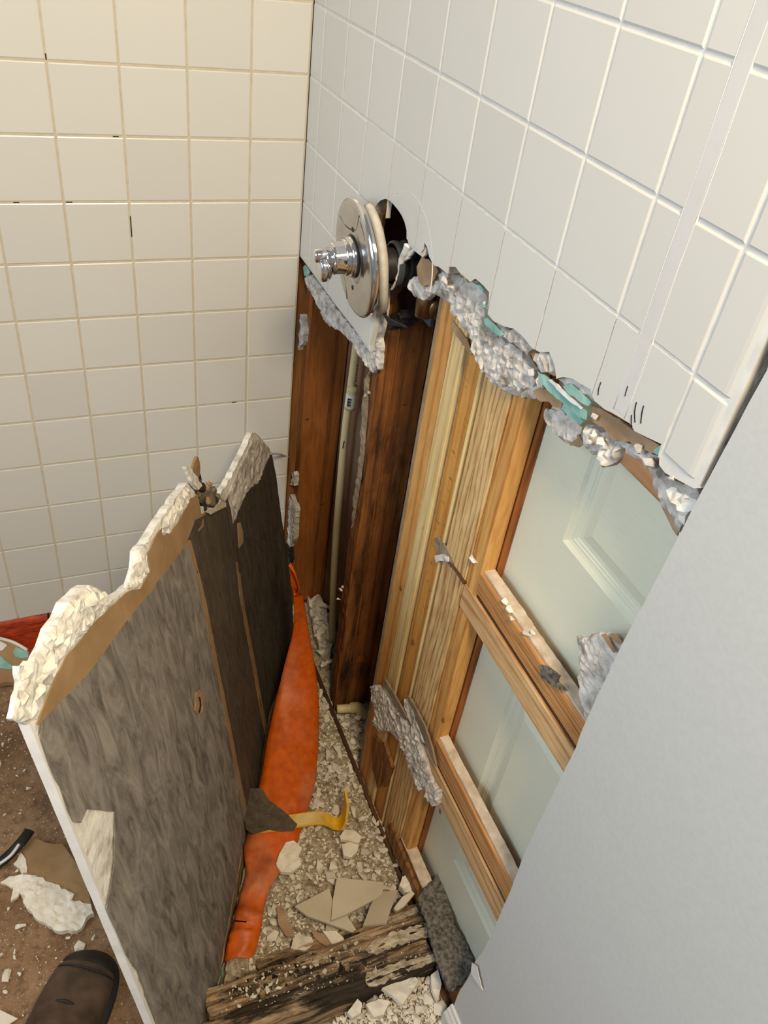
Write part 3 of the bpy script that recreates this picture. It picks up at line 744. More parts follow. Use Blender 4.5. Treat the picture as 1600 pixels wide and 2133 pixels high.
for k in range(9):
    obox('printed_bar', mid + out * .0119 - side * .003 + ax * (-.012 + k * .0024), side, ax, out, .0042, .0004 + .0003 * (k % 3), .0006, MT['ink'], lab)
for (x, y0, y1) in ((745, 762, 800), (717, 920, 935)):
    q0, q1 = U(x, y0, 1, .078), U(x - 3, y1, 1, .078)
    for k in range(6):
        q = q0 + (q1 - q0) * (k / 6); obox('printed_mark', q, (1, 0, 0), ax, (0, 1, 0), .0012, .0016, .0008, MT['ink'], pp)
el = thing('pipe_elbow', 'short cream pipe stub lying at the foot of the mouldy stud', 'pipe', (.40, .08, .03))
a = U(702, 1477, 2, .055); b = U(745, 1474, 2, .055); c_ = U(762, 1490, 2, .03)
tube('stub', [a, a * .5 + b * .5, b], .0105, MT['cpvc'], el, seg=14, n=3); tube('socket', [b - (b - a) * .35, b, b * .5 + c_ * .5, c_], .0135, MT['cpvc'], el, seg=14, n=4)

# ------------------------------------------------------------------ shower valve with its loose trim
vz = Vector((.436, .05, 1.145))
sv = thing('shower_valve', 'chrome shower valve trim hanging loose from the tiled wall', 'shower valve', vz)
tilt = math.radians(13)
E0 = Vector((.378, -.034, 1.138)); NX = Vector((-.06, -math.cos(tilt), -math.sin(tilt))).normalized()  # plate normal, out of the wall
NX = Vector((-.02, -.995, -.10)).normalized()
esc = lathe('escutcheon', [(.036, -.003), (.036, .0035), (.0375, .0052), (.052, .0060), (.054, .0066), (.080, .0062), (.085, .0048), (.0875, .002), (.0885, -.001), (.0885, -.004), (.086, -.004), (.036, -.003)], E0, NX, MT['brushed'], sv, 72)
lathe('plate_rim', [(.0868, .0032), (.0884, .0018), (.0892, -.001), (.0890, -.0045), (.0872, -.0045)], E0, NX, MT['chrome'], esc, 72)
a1 = NX.cross(Vector((0, 0, 1))).normalized(); a2 = NX.cross(a1).normalized()
if a2.z < 0: a2 = -a2
for s_ in (-1, 1):
    bm = bmesh.new(); bmesh.ops.create_icosphere(bm, subdivisions=2, radius=.004)
    for v in bm.verts: v.co = E0 + a2 * (s_ * .046 + v.co.y) + a1 * v.co.x + NX * (.0058 + v.co.z * .3)
    from_bm('screw_hole', bm, MT['rubber'], esc, True)
for pts in ([(-.03, .078), (-.02, .055), (.0, .045), (.03, .040), (.06, .045)], [(-.055, .05), (-.05, .06), (-.035, .07)], [(.028, -.078), (.03, -.06), (.04, -.045), (.06, -.035)], [(.04, -.02), (.06, -.012), (.072, -.01)]):
    tube('engraved_line', [E0 + a1 * x + a2 * y + NX * .0062 for x, y in pts], .0006, MT['steel'], esc, seg=5, n=4)
# foam gasket peeling off the back of the plate (a thick open ring)
G0 = E0 - NX * .016
ring = []
for a in range(-108, 92, 12):
    t_ = math.radians(a); ring.append(G0 + a1 * (.078 * math.cos(t_)) * (1 if a1.x > 0 else -1) + a2 * (.080 * math.sin(t_)) - NX * (.018 * max(0, -math.sin(t_)) ** 2))
tube('foam_gasket', ring, .0078, MT['foam'], sv, seg=12, flat=.95, n=3)
# sleeve and handle
AX = Vector((-.02, -1, -.06)).normalized()
H0 = E0 + NX * .004 + Vector((0, 0, .004))
lathe('sleeve', [(0, .0375), (.0195, .0375), (.0228, .0365), (.0238, .0345), (.0236, .0325), (.0250, .0185), (.0262, .0175), (.0272, .0155), (.0273, .0125), (.0262, .0115), (.0288, .0100), (.0304, .0070), (.0308, .0035), (.0300, .0), (.012, 0), (.011, -.05), (0, -.05)], H0, AX, MT['chrome'], sv, 48)
lathe('dark_seal', [(.0314, .000), (.0314, .004), (.0300, .006), (.029, .000)], H0, AX, MT['rubber'], sv, 48)
KO = H0 + AX * .0375
sd = AX.cross(Vector((0, 0, 1))).normalized(); upz = sd.cross(AX).normalized()
if upz.z < 0: upz = -upz
if sd.x < 0: sd = -sd
def lobe(name, c, ax_, prof, e1, e2, s1, s2, par=None):
    V = []; Fc = []; n = 24
    for r, h in prof:
        for k in range(n):
            t_ = 2 * math.pi * k / n; V.append(c + ax_ * h + e1 * (math.cos(t_) * r * s1) + e2 * (math.sin(t_) * r * s2))
    for i in range(len(prof) - 1):
        for k in range(n): Fc.append([i * n + k, i * n + (k + 1) % n, (i + 1) * n + (k + 1) % n, (i + 1) * n + k])
    Fc.append(list(range(n))[::-1]); Fc.append([(len(prof) - 1) * n + k for k in range(n)])
    return mesh(name, V, Fc, MT['chrome'], par or sv, True)
dn = (-upz + sd * .18).normalized(); dp = AX.cross(dn).normalized()
hub = lobe('handle_hub', KO, AX, [(.0165, -.003), (.0160, .002), (.0140, .007), (.0120, .010), (.0, .0105)], sd, upz, 1, 1)
lobe('handle_lever', KO + dn * .015 + AX * .001, (AX - dn * .10).normalized(), [(.004, -.001), (.0125, .0), (.0162, .004), (.0176, .009), (.0178, .013), (.0168, .0165), (.0150, .018), (.0, .0186)], dn, dp, 1.12, .95, hub)
lobe('handle_tip', KO - dn * .006 + AX * .004, AX, [(.0115, -.002), (.0108, .006), (.0104, .016), (.0094, .0205), (.0075, .0220), (.0, .0224)], dn, dp, 1, 1, hub)
# valve body in the wall
VB = Vector((.430, .0, 1.150))
lathe('valve_body', [(0, -.012), (.022, -.012), (.024, -.008), (.024, .02), (.034, .022), (.034, .03), (.030, .032), (.036, .06), (.036, .085), (0, .085)], VB, (0, 1, 0), MT['rubber'], sv, 32)
lathe('retaining_ring', [(.030, -.002), (.0335, 0), (.0335, .006), (.030, .008), (.030, -.002)], VB + Vector((.0, .004, 0)), (0, 1, 0), MT['steel'], sv, 32)
tube('brass_port', [VB + Vector((.03, .05, -.02)), VB + Vector((.055, .045, -.03)), VB + Vector((.085, .05, -.035))], .018, MT['brass'], sv, seg=18)
tube('brass_nut', [VB + Vector((.052, .045, -.030)), VB + Vector((.068, .047, -.033))], .023, MT['brass'], sv, seg=6, n=2)
tube('brass_union', [VB + Vector((.070, .03, .0)), VB + Vector((.072, .032, -.05))], .014, MT['brass'], sv, seg=16, n=2)
tube('red_pipe', [(.36, .075, 1.25), (.41, .078, 1.20), (.46, .085, 1.14)], .011, MT['red'], sv, seg=14)
bx = box('mounting_plate', .405, .475, .058, .066, 1.065, 1.14, MT['steel'], sv, .002)
for k in range(3): tube('wire', [(.395, .01 + .004 * k, 1.085 - .006 * k), (.43, .0 + .004 * k, 1.07 - .006 * k), (.46, .03, 1.06)], .0018, MT['rubber'], sv, seg=6)
tag(box('void_shade_sheet', .396, .556, .100, .110, 1.06, 1.45, MT['dark']), 'dark sheet added for the shade in the hole behind the valve', 'board')  # near-black sheet added to stand in for shade inside the valve hole

# ------------------------------------------------------------------ the torn-out wall slab standing in the shower
A0 = U(402, 2321, 2, 0); B0 = U(520, 1740, 2, 0); T0 = U(72, 1515, 2, .915)
ux = (B0 - A0).normalized(); nn = ux.cross((T0 - A0)).normalized(); uy = nn.cross(ux)
FS = Frame(A0, ux, uy)
uc1 = FS.px(430, 1330)[0]; uc2 = FS.px(540, 1330)[0]


def swarp(u, v):
    r = 0
    if u > uc1: r += (u - uc1) * -.05
    if u > uc2: r += (u - uc2) * .16
    return r


def sp_(pts, w=0.0): return FS.pxs(pts, w, swarp)


k3 = .40625
OUT_TOP = crop([(150, 1400), (165, 1300), (205, 1200), (250, 1100), (280, 1010), (325, 950), (355, 875), (400, 835), (460, 785), (495, 800), (585, 858), (650, 815), (690, 780), (715, 700), (722, 610), (770, 550), (800, 500), (830, 450), (880, 380), (930, 310), (965, 260), (1000, 300), (1030, 380), (1100, 400), (1125, 340), (1170, 270), (1230, 150), (1275, 60), (1300, 0), (1325, 20), (1375, 80), (1390, 110)], 0, 900, k3)
RIGHT = crop([(1410, 220), (1440, 450), (1470, 620), (1490, 800), (1502, 1000), (1500, 1090), (1475, 1170), (1450, 1300), (1415, 1480)], 0, 900, k3) + [(572, 1540), (566, 1575), (552, 1610), (543, 1650), (522, 1700), (508, 1745)]
BOT = [(508, 1745), (498, 1800), (488, 1860), (474, 1940), (460, 2015), (440, 2133), (404, 2318)]
NEAR = [(402, 2321), (325, 2133), (195, 1815), (90, 1560), (72, 1515)]
sl = thing('drywall_slab', 'large grey torn-out wall slab leaning in the middle of the shower', 'drywall', A0 + Vector((-.4, .2, 0)))
core_px = NEAR + [(66, 1480)] + OUT_TOP + RIGHT + BOT[1:-1]
sheet('gypsum_core', sp_(core_px), FS, .0125, MT['gyp_white'], sl, res=.011, amp=.0022, jag=.0035, seed=101, warp=swarp, w=-.0022, freq=70, ridged=True)
# crumbly fracture along the near top
for k, px in enumerate((crop([(190, 1470), (230, 1300), (270, 1290), (310, 1180), (350, 1120), (430, 1040), (500, 950), (585, 870), (560, 850), (490, 800), (460, 785), (400, 835), (355, 875), (325, 950), (250, 1040), (210, 1130), (170, 1180), (100, 1200), (110, 1280), (85, 1400), (68, 1470), (150, 1500)], 0, 900, k3),
                        crop([(660, 800), (720, 610), (745, 580), (775, 550), (750, 620), (770, 710), (740, 740), (720, 800), (690, 800)], 0, 900, k3), crop([(822, 500), (880, 400), (940, 300), (965, 280), (990, 300), (960, 380), (935, 420), (890, 460), (880, 510), (830, 535)], 0, 900, k3))):
    sheet('crumbled_edge', sp_(px), FS, .008, MT['gyp_white'], sl, res=.006, amp=.007, jag=.003, seed=110 + k, warp=swarp, w=.001, freq=80, ridged=True, rnd_edge=.003)
for k, (x, y, s) in enumerate(((100, 1380, .018), (150, 1275, .014), (165, 1262, .016), (190, 1240, .020), (120, 1330, .014), (96, 1410, .012), (175, 1300, .012), (215, 1245, .014), (140, 1310, .012), (80, 1440, .014))):
    u, v = FS.px(x, y); bm = hull_pts(900 + k, s, s * .8, s * .7, 14); q = FS.at(u, v, swarp(u, v) - .002)
    for vv in bm.verts: vv.co += q
    from_bm('crumbled_lump', bm, MT['gyp_white'], sl)
# far plaster patch
sheet('exposed_core', sp_(crop([(1195, 475), (1185, 400), (1165, 340), (1200, 250), (1250, 150), (1295, 40), (1330, 40), (1378, 82), (1388, 108), (1362, 165), (1332, 245), (1262, 312), (1228, 400)], 0, 900, k3)), FS, .006, MT['board_core'], sl, res=.008, amp=.004, jag=.003, seed=120, warp=swarp, w=.0005, freq=60)
# brown paper ply
sheet('brown_ply', sp_(crop([(190, 1500), (235, 1380), (270, 1290), (340, 1150), (420, 1060), (500, 960), (590, 880), (650, 822), (720, 805), (770, 712), (755, 630), (790, 545), (830, 492), (832, 535), (880, 512), (940, 420), (975, 340), (1012, 320), (1030, 420), (1100, 400), (1060, 470), (960, 570), (840, 745), (660, 970), (490, 1200), (400, 1310), (215, 1492)], 0, 900, k3)), FS, .0012, MT['paper_tan'], sl, res=.016, amp=.0006, jag=.003, seed=103, warp=swarp, w=.0006)
# grey paper in three bends, the far two darkened by damp and painted fold shade
LINE1 = [(391, 1125), (408, 1190), (425, 1260), (440, 1340), (458, 1430), (478, 1530), (495, 1620), (512, 1700)]
LINE2 = [(487, 1105), (493, 1170), (500, 1240), (513, 1310), (528, 1390), (540, 1460), (556, 1540), (552, 1605)]
grey1 = crop([(210, 1485), (390, 1302), (480, 1195), (650, 965), (830, 740), (950, 580)], 0, 900, k3) + LINE1 + BOT + [(325, 2133), (302, 2070), (283, 2018), (262, 1988), (240, 1935), (219, 1892), (228, 1850), (236, 1800), (239, 1690), (205, 1687), (180, 1685), (168, 1714), (152, 1712), (140, 1688), (126, 1640), (114, 1624), (100, 1590), (84, 1540)]
grey2 = crop([(950, 580), (1000, 450), (1050, 425), (1085, 400), (1135, 380), (1165, 340), (1180, 400), (1192, 478)], 0, 900, k3) + LINE2[:] + [(540, 1655), (522, 1702), (510, 1735)] + LINE1[::-1][:-1]
grey3 = crop([(1192, 478), (1228, 390), (1262, 312), (1332, 242), (1362, 162), (1388, 108)], 0, 900, k3) + RIGHT[:11] + LINE2[::-1]
sheet('paper_face', sp_(grey1), FS, .0012, MT['paper_grey'], sl, res=.022, amp=.0012, jag=.0022, seed=104, warp=swarp, w=.0012, freq=12)
sheet('paper_face', sp_(grey2), FS, .0012, MT['paper_damp_shade'], sl, res=.022, amp=.0012, jag=.0015, seed=105, warp=swarp, w=.0010, freq=12)
sheet('paper_face', sp_(grey3), FS, .0012, MT['paper_damp_shade2'], sl, res=.022, amp=.0012, jag=.0015, seed=106, warp=swarp, w=.0014, freq=12)
for L in (LINE1, LINE2[1:]):
    pl_ = [(x - 3, y) for x, y in L] + [(x + 4, y) for x, y in L[::-1]]
    sheet('torn_seam', sp_(pl_), FS, .0006, MT['paper_tan'], sl, res=.012, jag=.003, seed=121, warp=swarp, w=.0019)
sheet('peeled_paper', sp_([(491, 1090), (497, 1088), (503, 1110), (503, 1130), (494, 1142), (492, 1120)]), FS, .001, MT['paper_brown'], sl, res=.01, jag=.001, seed=12, warp=swarp, w=.004)
sheet('paper_puncture', sp_([(402, 1445), (412, 1436), (422, 1450), (420, 1478), (410, 1490), (402, 1480)]), FS, .001, MT['paper_brown'], sl, res=.008, amp=.003, jag=.003, seed=13, warp=swarp, w=.003)
tube('puncture_slit', [FS.at(*FS.px(x, y), .006 + swarp(*FS.px(x, y))) for x, y in ((408, 1452), (411, 1468), (408, 1484))], .0012, MT['dark'], sl, seg=5, n=2)
# torn lower edge, layered
for k, (px, mt, ww) in enumerate((([(528, 1715), (545, 1742), (530, 1790), (520, 1850), (505, 1920), (490, 1990), (470, 2060), (455, 2133), (440, 2133), (460, 2010), (488, 1860), (505, 1760)], 'gyp_white', -.005), ([(505, 1770), (515, 1800), (505, 1870), (488, 1950), (470, 2040), (452, 2133), (438, 2133), (462, 2000), (486, 1870)], 'paper_tan', .0015), ([(478, 1960), (484, 1990), (462, 2080), (448, 2133), (436, 2133), (450, 2070)], 'teal', .0022))):
    sheet('torn_layer', sp_(px, ww), FS, .002, MT[mt], sl, res=.010, amp=.003, jag=.004, seed=130 + k, warp=swarp, w=ww)
# paper flap bent out at the foot
f = FZ(.075)
sheet('paper_flap', f.pxs([(512, 1640), (548, 1648), (556, 1662), (578, 1682), (600, 1698), (619, 1718), (612, 1730), (590, 1732), (560, 1728), (525, 1738), (512, 1728), (506, 1690)]), f, .0015, MT['paper_damp_shade'], sl, res=.010, amp=.005, jag=.002, seed=15, freq=14, warp=lambda u, v: .02 * noise.noise(Vector((u * 9, v * 9, 2))))
# rotten joint at the top between the bends
RG = simple('rotten_grey', C(70, 62, 52), C(124, 112, 94), 70, .95, .8)
for k, (x, y, sz) in enumerate(((418, 1006, .010), (424, 1018, .012), (430, 1030, .013), (436, 1014, .011), (440, 1036, .016), (447, 1024, .013), (452, 1042, .014), (446, 1050, .016), (434, 1044, .015), (424, 1038, .012), (458, 1034, .009), (430, 1056, .013), (418, 1028, .010), (442, 1008, .008), (463, 1046, .009))):
    bm = hull_pts(800 + k, sz, sz * .8, sz, 16); q0 = FS.at(*FS.px(x, y, 0, swarp), swarp(*FS.px(x, y)) - .006)
    for v in bm.verts: v.co += q0 + Vector((noise.noise(v.co * 260), noise.noise(v.co * 260 + Vector((3, 0, 0))), noise.noise(v.co * 260 + Vector((0, 8, 0))))) * .004
    from_bm('rotten_lump', bm, (RG, MT['black'], RG, MT['paper_brown'], RG)[k % 5], sl)
for k, px in enumerate(([(388, 972), (398, 972), (412, 990), (424, 1012), (416, 1020), (402, 1002)], [(412, 985), (420, 960), (424, 950), (430, 962), (430, 985), (424, 1000), (414, 1004)], [(428, 985), (436, 978), (442, 1000), (438, 1012), (428, 1008)])):
    sheet('splinter', FS.pxs(px, .01, swarp), FS, .005, (MT['gyp_white'], MT['paper_tan'], MT['black'])[k], sl, res=.006, amp=.002, jag=.001, seed=k + 3, w=.008 - .008 * k, warp=swarp)
sheet('torn_flap', sp_([(420, 1066), (440, 1058), (455, 1042), (464, 1048), (464, 1056), (450, 1062), (432, 1072)]), FS, .002, MT['shard'], sl, res=.006, amp=.002, jag=.002, seed=17, warp=swarp, w=.006)
tube('torn_curl', [FS.at(*FS.px(x, y), .004 + swarp(*FS.px(x, y))) for x, y in ((546, 946), (556, 945), (566, 948), (578, 953))], .0035, MT['board_core'], sl, seg=7, flat=.5)
# near end of the board (bullnose side): tile edge and white board edge
u0 = 0
pe = FS.pxs(NEAR, 0); 
sheet('end_strip', sp_([(74, 1517), (325, 2133), (402, 2321), (402 - 6, 2321), (318, 2133), (60, 1500)]), FS, .0115, MT['gyp_edge'], sl, res=.02, jag=.0006, warp=swarp, w=-.001, seed=7)
# tiles on the hidden side
TO = sp_(NEAR + [(64, 1470)] + OUT_TOP[2:] + RIGHT + BOT[1:-1], -.016)
umin, umax = min(p[0] for p in TO), max(p[0] for p in TO); vmin, vmax = min(p[1] for p in TO), max(p[1] for p in TO)
nu, nv = int((umax - umin) / P) + 1, int((vmax - vmin) / P) + 1
for i in range(nu):
    for j in range(nv):
        c = clip(TO, umin + i * P + .001, umin + (i + 1) * P - .001, vmin + j * P + .001, vmin + (j + 1) * P - .001)
        if len(c) < 3 or abs(area2(c)) < 3e-4: continue
        sheet('tile', c, FS, .0075, MT['tile'], sl, res=9, fill=False, w=-.0150, warp=swarp)

# ------------------------------------------------------------------ orange membrane strip behind the slab
rows = [((603, 1174, .50), (610, 1180, .49)), ((604, 1195, .47), (618, 1200, .45)), ((606, 1222, .42), (625, 1235, .40)), ((611, 1242, .38), (632, 1245, .36)), ((612, 1300, .29), (642, 1310, .27)), ((602, 1350, .22), (655, 1385, .17)), ((584, 1420, .15), (662, 1440, .12)), ((570, 1480, .11), (664, 1495, .09)), ((556, 1545, .085), (662, 1560, .07)),
        ((546, 1610, .07), (656, 1630, .06)), ((536, 1660, .06), (640, 1690, .055)), ((522, 1715, .05), (625, 1735, .05)), ((508, 1765, .045), (612, 1775, .045)), ((512, 1820, .045), (582, 1820, .045)), ((500, 1860, .045), (556, 1865, .045)), ((490, 1905, .05), (546, 1915, .05)), ((478, 1950, .04), (540, 1950, .042)), ((470, 1985, .03), (532, 1980, .035)), ((466, 2006, .025), (520, 1998, .03))]
V = []; NC = 9
LR = [(U(a, b, 2, h), U(c, d, 2, h2)) for (a, b, h), (c, d, h2) in rows]
Ls = catmull([x[0] for x in LR], 4); Rs = catmull([x[1] for x in LR], 4)
for i, (l, r) in enumerate(zip(Ls, Rs)):
    for k in range(NC):
        t_ = k / (NC - 1); p_ = l + (r - l) * t_
        p_.z += .012 * math.sin(t_ * math.pi) * (1 if i > 12 else .3) + .006 * fb((i * .25, t_ * 2.5, 3))
        if 58 < i < 66: p_.z += .006 * math.sin(i * 1.5)
        V.append(p_)
NR = len(Ls); th = Vector((0, 0, -.0018)); N0 = len(V); V += [v + th + Vector((-.0008, .0012, 0)) for v in V]
Fc = []
for i in range(NR - 1):
    for k in range(NC - 1):
        a = i * NC + k; Fc.append([a, a + 1, a + NC + 1, a + NC]); Fc.append([N0 + a, N0 + a + NC, N0 + a + NC + 1, N0 + a + 1])
for i in range(NR - 1):
    for k in (0, NC - 1): a = i * NC + k; Fc.append([a, a + NC, N0 + a + NC, N0 + a] if k == 0 else [a, N0 + a, N0 + a + NC, a + NC])
for k in range(NC - 1):
    for r in (0, NR - 1): a = r * NC + k; Fc.append([a, N0 + a, N0 + a + 1, a + 1])
o = mesh('membrane_strip', V, Fc, MT['orange'], None, True); tag(o, 'dusty orange waterproofing membrane strip draped between slab and rubble', 'membrane')
tube('folded_lip', [U(603, 1176, 2, .495), U(613, 1192, 2, .48), U(622, 1222, 2, .43), U(620, 1238, 2, .39), U(612, 1236, 2, .39)], .004, MT['orange'], o, seg=8, flat=.5)
tube('slit', [U(487, 1918, 2, .058), U(500, 1919, 2, .060), U(514, 1920, 2, .060)], .0014, MT['dark'], o, seg=5, n=2)
# membrane turned up the foot of the left wall
V = []; Fc = []
ys = [-1.2 + .04 * k for k in range(30)]
for y in ys:
    for z, x in ((.128, -.004), (.110, .002), (.08, .003), (.04, .006), (.012, .012), (.006, .026), (.005, .040)):
        V.append((x + .006 * noise.noise(Vector((y * 9, z * 14, 1))), y, z + .003 * noise.noise(Vector((y * 7, x * 20, 5)))))
for i in range(len(ys) - 1):
    for k in range(6): a = i * 7 + k; Fc.append([a, a + 1, a + 8, a + 7])
o = mesh('membrane_upstand', V, [f[::-1] for f in Fc], MT['orange2'], None, True); o.modifiers.new('thickness', 'SOLIDIFY').thickness = .0015
tag(o, 'red-orange membrane turned up the foot of the left tiled wall', 'membrane')
a = U(98, 1283, 0, .012); obox('seam', a + Vector((.002, 0, -.03)), (1, 0, 0), (0, 1, 0), (0, .1, 1), .002, .002, .04, MT['dark'], o)

# ------------------------------------------------------------------ pry bar
pb = thing('pry_bar', 'yellow steel pry bar lying across the orange membrane', 'pry bar', U(640, 1715, 2, .06))
cl = [U(528, 1722, 2, .068), U(580, 1716, 2, .070), U(630, 1708, 2, .072), U(665, 1704, 2, .074), U(682, 1708, 2, .066), U(694, 1714, 2, .056), U(707, 1716, 2, .060), U(716, 1704, 2, .078), U(720, 1685, 2, .10), U(722, 1660, 2, .128)]
path = catmull(cl, 5); V = []; wid = Vector((.55, .84, 0)).normalized()
dr0 = (cl[2] - cl[0]).normalized(); wid = Vector((0, 0, 1)).cross(dr0).normalized()
wtot = .0145
for i, p_ in enumerate(path):
    d_ = (path[min(i + 1, len(path) - 1)] - path[max(i - 1, 0)]).normalized(); nrm = wid.cross(d_).normalized(); t_ = i / (len(path) - 1)
    hw = wtot * (1 if t_ < .75 else 1 + (t_ - .75) * .8)
    for sx, sz in ((-1, -.0022), (1, -.0022), (1, .0022), (-1, .0022)): V.append(p_ + wid * hw * sx + nrm * sz)
Fc = [[i * 4 + k, i * 4 + (k + 1) % 4, (i + 1) * 4 + (k + 1) % 4, (i + 1) * 4 + k] for i in range(len(path) - 1) for k in range(4)] + [[3, 2, 1, 0], [len(V) - 4, len(V) - 3, len(V) - 2, len(V) - 1]]
bar = mesh('bar', V, Fc, MT['yellow'], pb)
V2 = []
n1 = int(len(path) * .42)
for i in range(n1):
    p_ = path[i]; d_ = (path[i + 1] - path[max(i - 1, 0)]).normalized(); nrm = wid.cross(d_).normalized()
    if nrm.z < 0: nrm = -nrm
    for sx in (-.8, .8): V2.append(p_ + wid * wtot * sx + nrm * .0027)
mesh('scuffed_face', V2, [[i * 2, i * 2 + 1, i * 2 + 3, i * 2 + 2] for i in range(n1 - 1)], MT['yworn'], pb)

# ------------------------------------------------------------------ rubble bed, curb, sole strip
bedpx = [(640, 1235), (672, 1245), (720, 1460), (770, 1450), (800, 1640), (850, 1800), (895, 1900), (880, 1930), (470, 2060), (455, 2010), (500, 1870), (540, 1760), (560, 1690), (600, 1540), (630, 1420), (640, 1340)]
bed_uv = [(0.03, -.01), (.03, .112), (.60, .112), (.80, .05), (.93, .03), (.93, -.37), (.82, -.33), (.65, -.25), (.42, -.13), (.2, -.03)]
bd = sheet('rubble_bed', bed_uv, FZ(.026), .026, MT['bed'], None, res=.0085, amp=.005, jag=.004, seed=55, freq=60, warp=lambda u, v: .012 * noise.noise(Vector((u * 7, v * 7, 1)))); tag(bd, 'bed of plaster dust and grit between slab and wall', 'rubble', kind='stuff')
bd2 = sheet('rubble_bed', [(1.01, -.27), (1.01, -.12), (1.012, .005), (1.08, .008), (1.13, -.02), (1.16, -.07), (1.14, -.14), (1.09, -.20), (1.05, -.26)], FZ(.012), .012, MT['bed'], None, res=.009, amp=.005, jag=.008, seed=56, freq=60, rnd_edge=.011); tag(bd2, 'bed of plaster grit in front of the rotten curb', 'rubble', kind='stuff')

cu = thing('shower_curb', 'rotten layered timber curb across the bottom of the picture', 'curb', (.965, -.18, 0))


def plank(x0, x1, y0, y1, z, seed, amp, mat, zt):
    nx, ny = int((x1 - x0) / .0028), int((y1 - y0) / .008); V = []; Fc = []
    for i in range(nx + 1):
        for j in range(ny + 1):
            x = x0 + (x1 - x0) * i / nx; y = y0 + (y1 - y0) * j / ny
            g_ = noise.noise(Vector((x * 190, y * 9, seed))) * amp + noise.noise(Vector((x * 420, y * 22, seed + 3))) * amp * .6 + fb((x * 60, y * 30, seed)) * amp * .5
            if g_ < -amp * .45: g_ *= 1.9
            V.append((x + .003 * noise.noise(Vector((x * 50, y * 20, seed))), y + (.006 * noise.noise(Vector((x * 160, 4, seed))) if j in (0, ny) else 0), z + g_))
    for i in range(nx):
        for j in range(ny): a = i * (ny + 1) + j; Fc.append([a, a + ny + 1, a + ny + 2, a + 1])
    N0 = len(V); V += [(v[0], v[1], zt) for v in V]
    Fc += [[q + N0 for q in f[::-1]] for f in Fc]
    S = ny + 1
    for i in range(nx): Fc.append([i * S, i * S + N0, (i + 1) * S + N0, (i + 1) * S]); Fc.append([i * S + ny, (i + 1) * S + ny, (i + 1) * S + ny + N0, i * S + ny + N0])
    for j in range(ny): Fc.append([j, j + 1, j + 1 + N0, j + N0]); b_ = nx * S; Fc.append([b_ + j, b_ + j + N0, b_ + j + 1 + N0, b_ + j + 1])
    return mesh('curb_plank', V, Fc, mat, cu)


plank(.918, .962, -.40, .010, .080, 1, .009, W_ROT, .0)
plank(.963, 1.006, -.41, .004, .070, 7, .0065, W_ROT, .0)
plank(.890, .916, -.30, .020, .052, 4, .006, W_ROT, .0)
for k, (px, zz) in enumerate(((crop([(880, 850), (940, 790), (1000, 770), (1120, 722), (1205, 700), (1240, 765), (1150, 792), (1040, 832), (940, 872)], 420, 1650, .3875), .0865), (crop([(890, 965), (1000, 932), (1120, 900), (1180, 885), (1252, 868), (1256, 908), (1150, 950), (1000, 1012), (900, 1042), (880, 1000)], 420, 1650, .3875), .075), (crop([(1000, 690), (1080, 650), (1150, 610), (1170, 640), (1090, 690), (1010, 730)], 420, 1650, .3875), .060))):
    sheet('plaster_smear', FZ(zz - .003).pxs(px), FZ(zz - .003), .003, MT['smear'], cu, res=.006, amp=.0028, jag=.006, seed=k + 300, freq=150)
for k in range(48):
    px_, py_ = 462 + 6.4 * k + R.uniform(-12, 12), 2078 - 2.2 * k + R.uniform(-26, 26); q = U(px_, py_, 2, .080); sz = R.uniform(.004, .011)
    bm = hull_pts(1200 + k, sz, sz * .8, sz * .5, 12)
    for v in bm.verts: v.co += q
    from_bm('rotten_lump', bm, (MT['black'], W_ROT, MT['lint'], MT['black'], MT['smear'])[k % 5], cu)
so = box('sole_strip', .20, .955, .012, .0195, .0, .040, W_BROWN, None, .001); tag(so, 'thin dark wood strip along the foot of the opened wall', 'strip')
so.rotation_euler.x = .05

# ------------------------------------------------------------------ loose pieces lying in the rubble
def flat_piece(name, label, cat, px, z, th_, mat, tiltx=0, tilty=0, amp=0, jag=.0006, seed=0, res=.012, face=None, group=None):
    f = FZ(z); uv = f.pxs(px); cx_ = sum(p[0] for p in uv) / len(uv); cy_ = sum(p[1] for p in uv) / len(uv)
    t = thing(name, label, cat, (cx_, cy_, z), group)
    wf = lambda u, v: (u - cx_) * tiltx + (v - cy_) * tilty
    uv = f.pxs(px, 0, wf)
    sheet('clay_body' if face else 'body', uv, f, th_, mat, t, res=res, amp=amp, jag=jag, seed=seed, fill=amp > 0, warp=wf)
    if face: sheet('glaze_face', [(cx_ + (u - cx_) * .985, cy_ + (v - cy_) * .985) for u, v in uv], f, .001, face, t, res=9, fill=False, w=.0008, warp=wf)
    return t


flat_piece('tile_shard', 'large pale triangular tile shard, upper of two on the rubble', 'tile shard', [(702, 1828), (798, 1837), (800, 1850), (796, 1862), (780, 1873), (758, 1886), (720, 1905), (690, 1917), (694, 1870)], .074, .007, MT['shard'], .10, .06)
flat_piece('tile_shard', 'pale triangular tile shard lying under the larger upper one', 'tile shard', [(614, 1888), (686, 1850), (694, 1880), (722, 1905), (742, 1936), (735, 1942), (680, 1922), (640, 1908)], .062, .007, MT['shard'], .04, .02)
flat_piece('tile_shard', 'smooth grey-beige tile strip standing on edge near the curb', 'tile shard', [(786, 1858), (830, 1854), (812, 1900), (806, 1922), (756, 1929), (770, 1890)], .085, .008, MT['glaze'], .35, .1)
flat_piece('tile_shard', 'narrow cream tile sliver tilted against the low slat', 'tile shard', [(858, 1856), (864, 1861), (842, 1888), (826, 1898), (820, 1892), (838, 1868)], .082, .008, MT['shard'], -.3, .2)
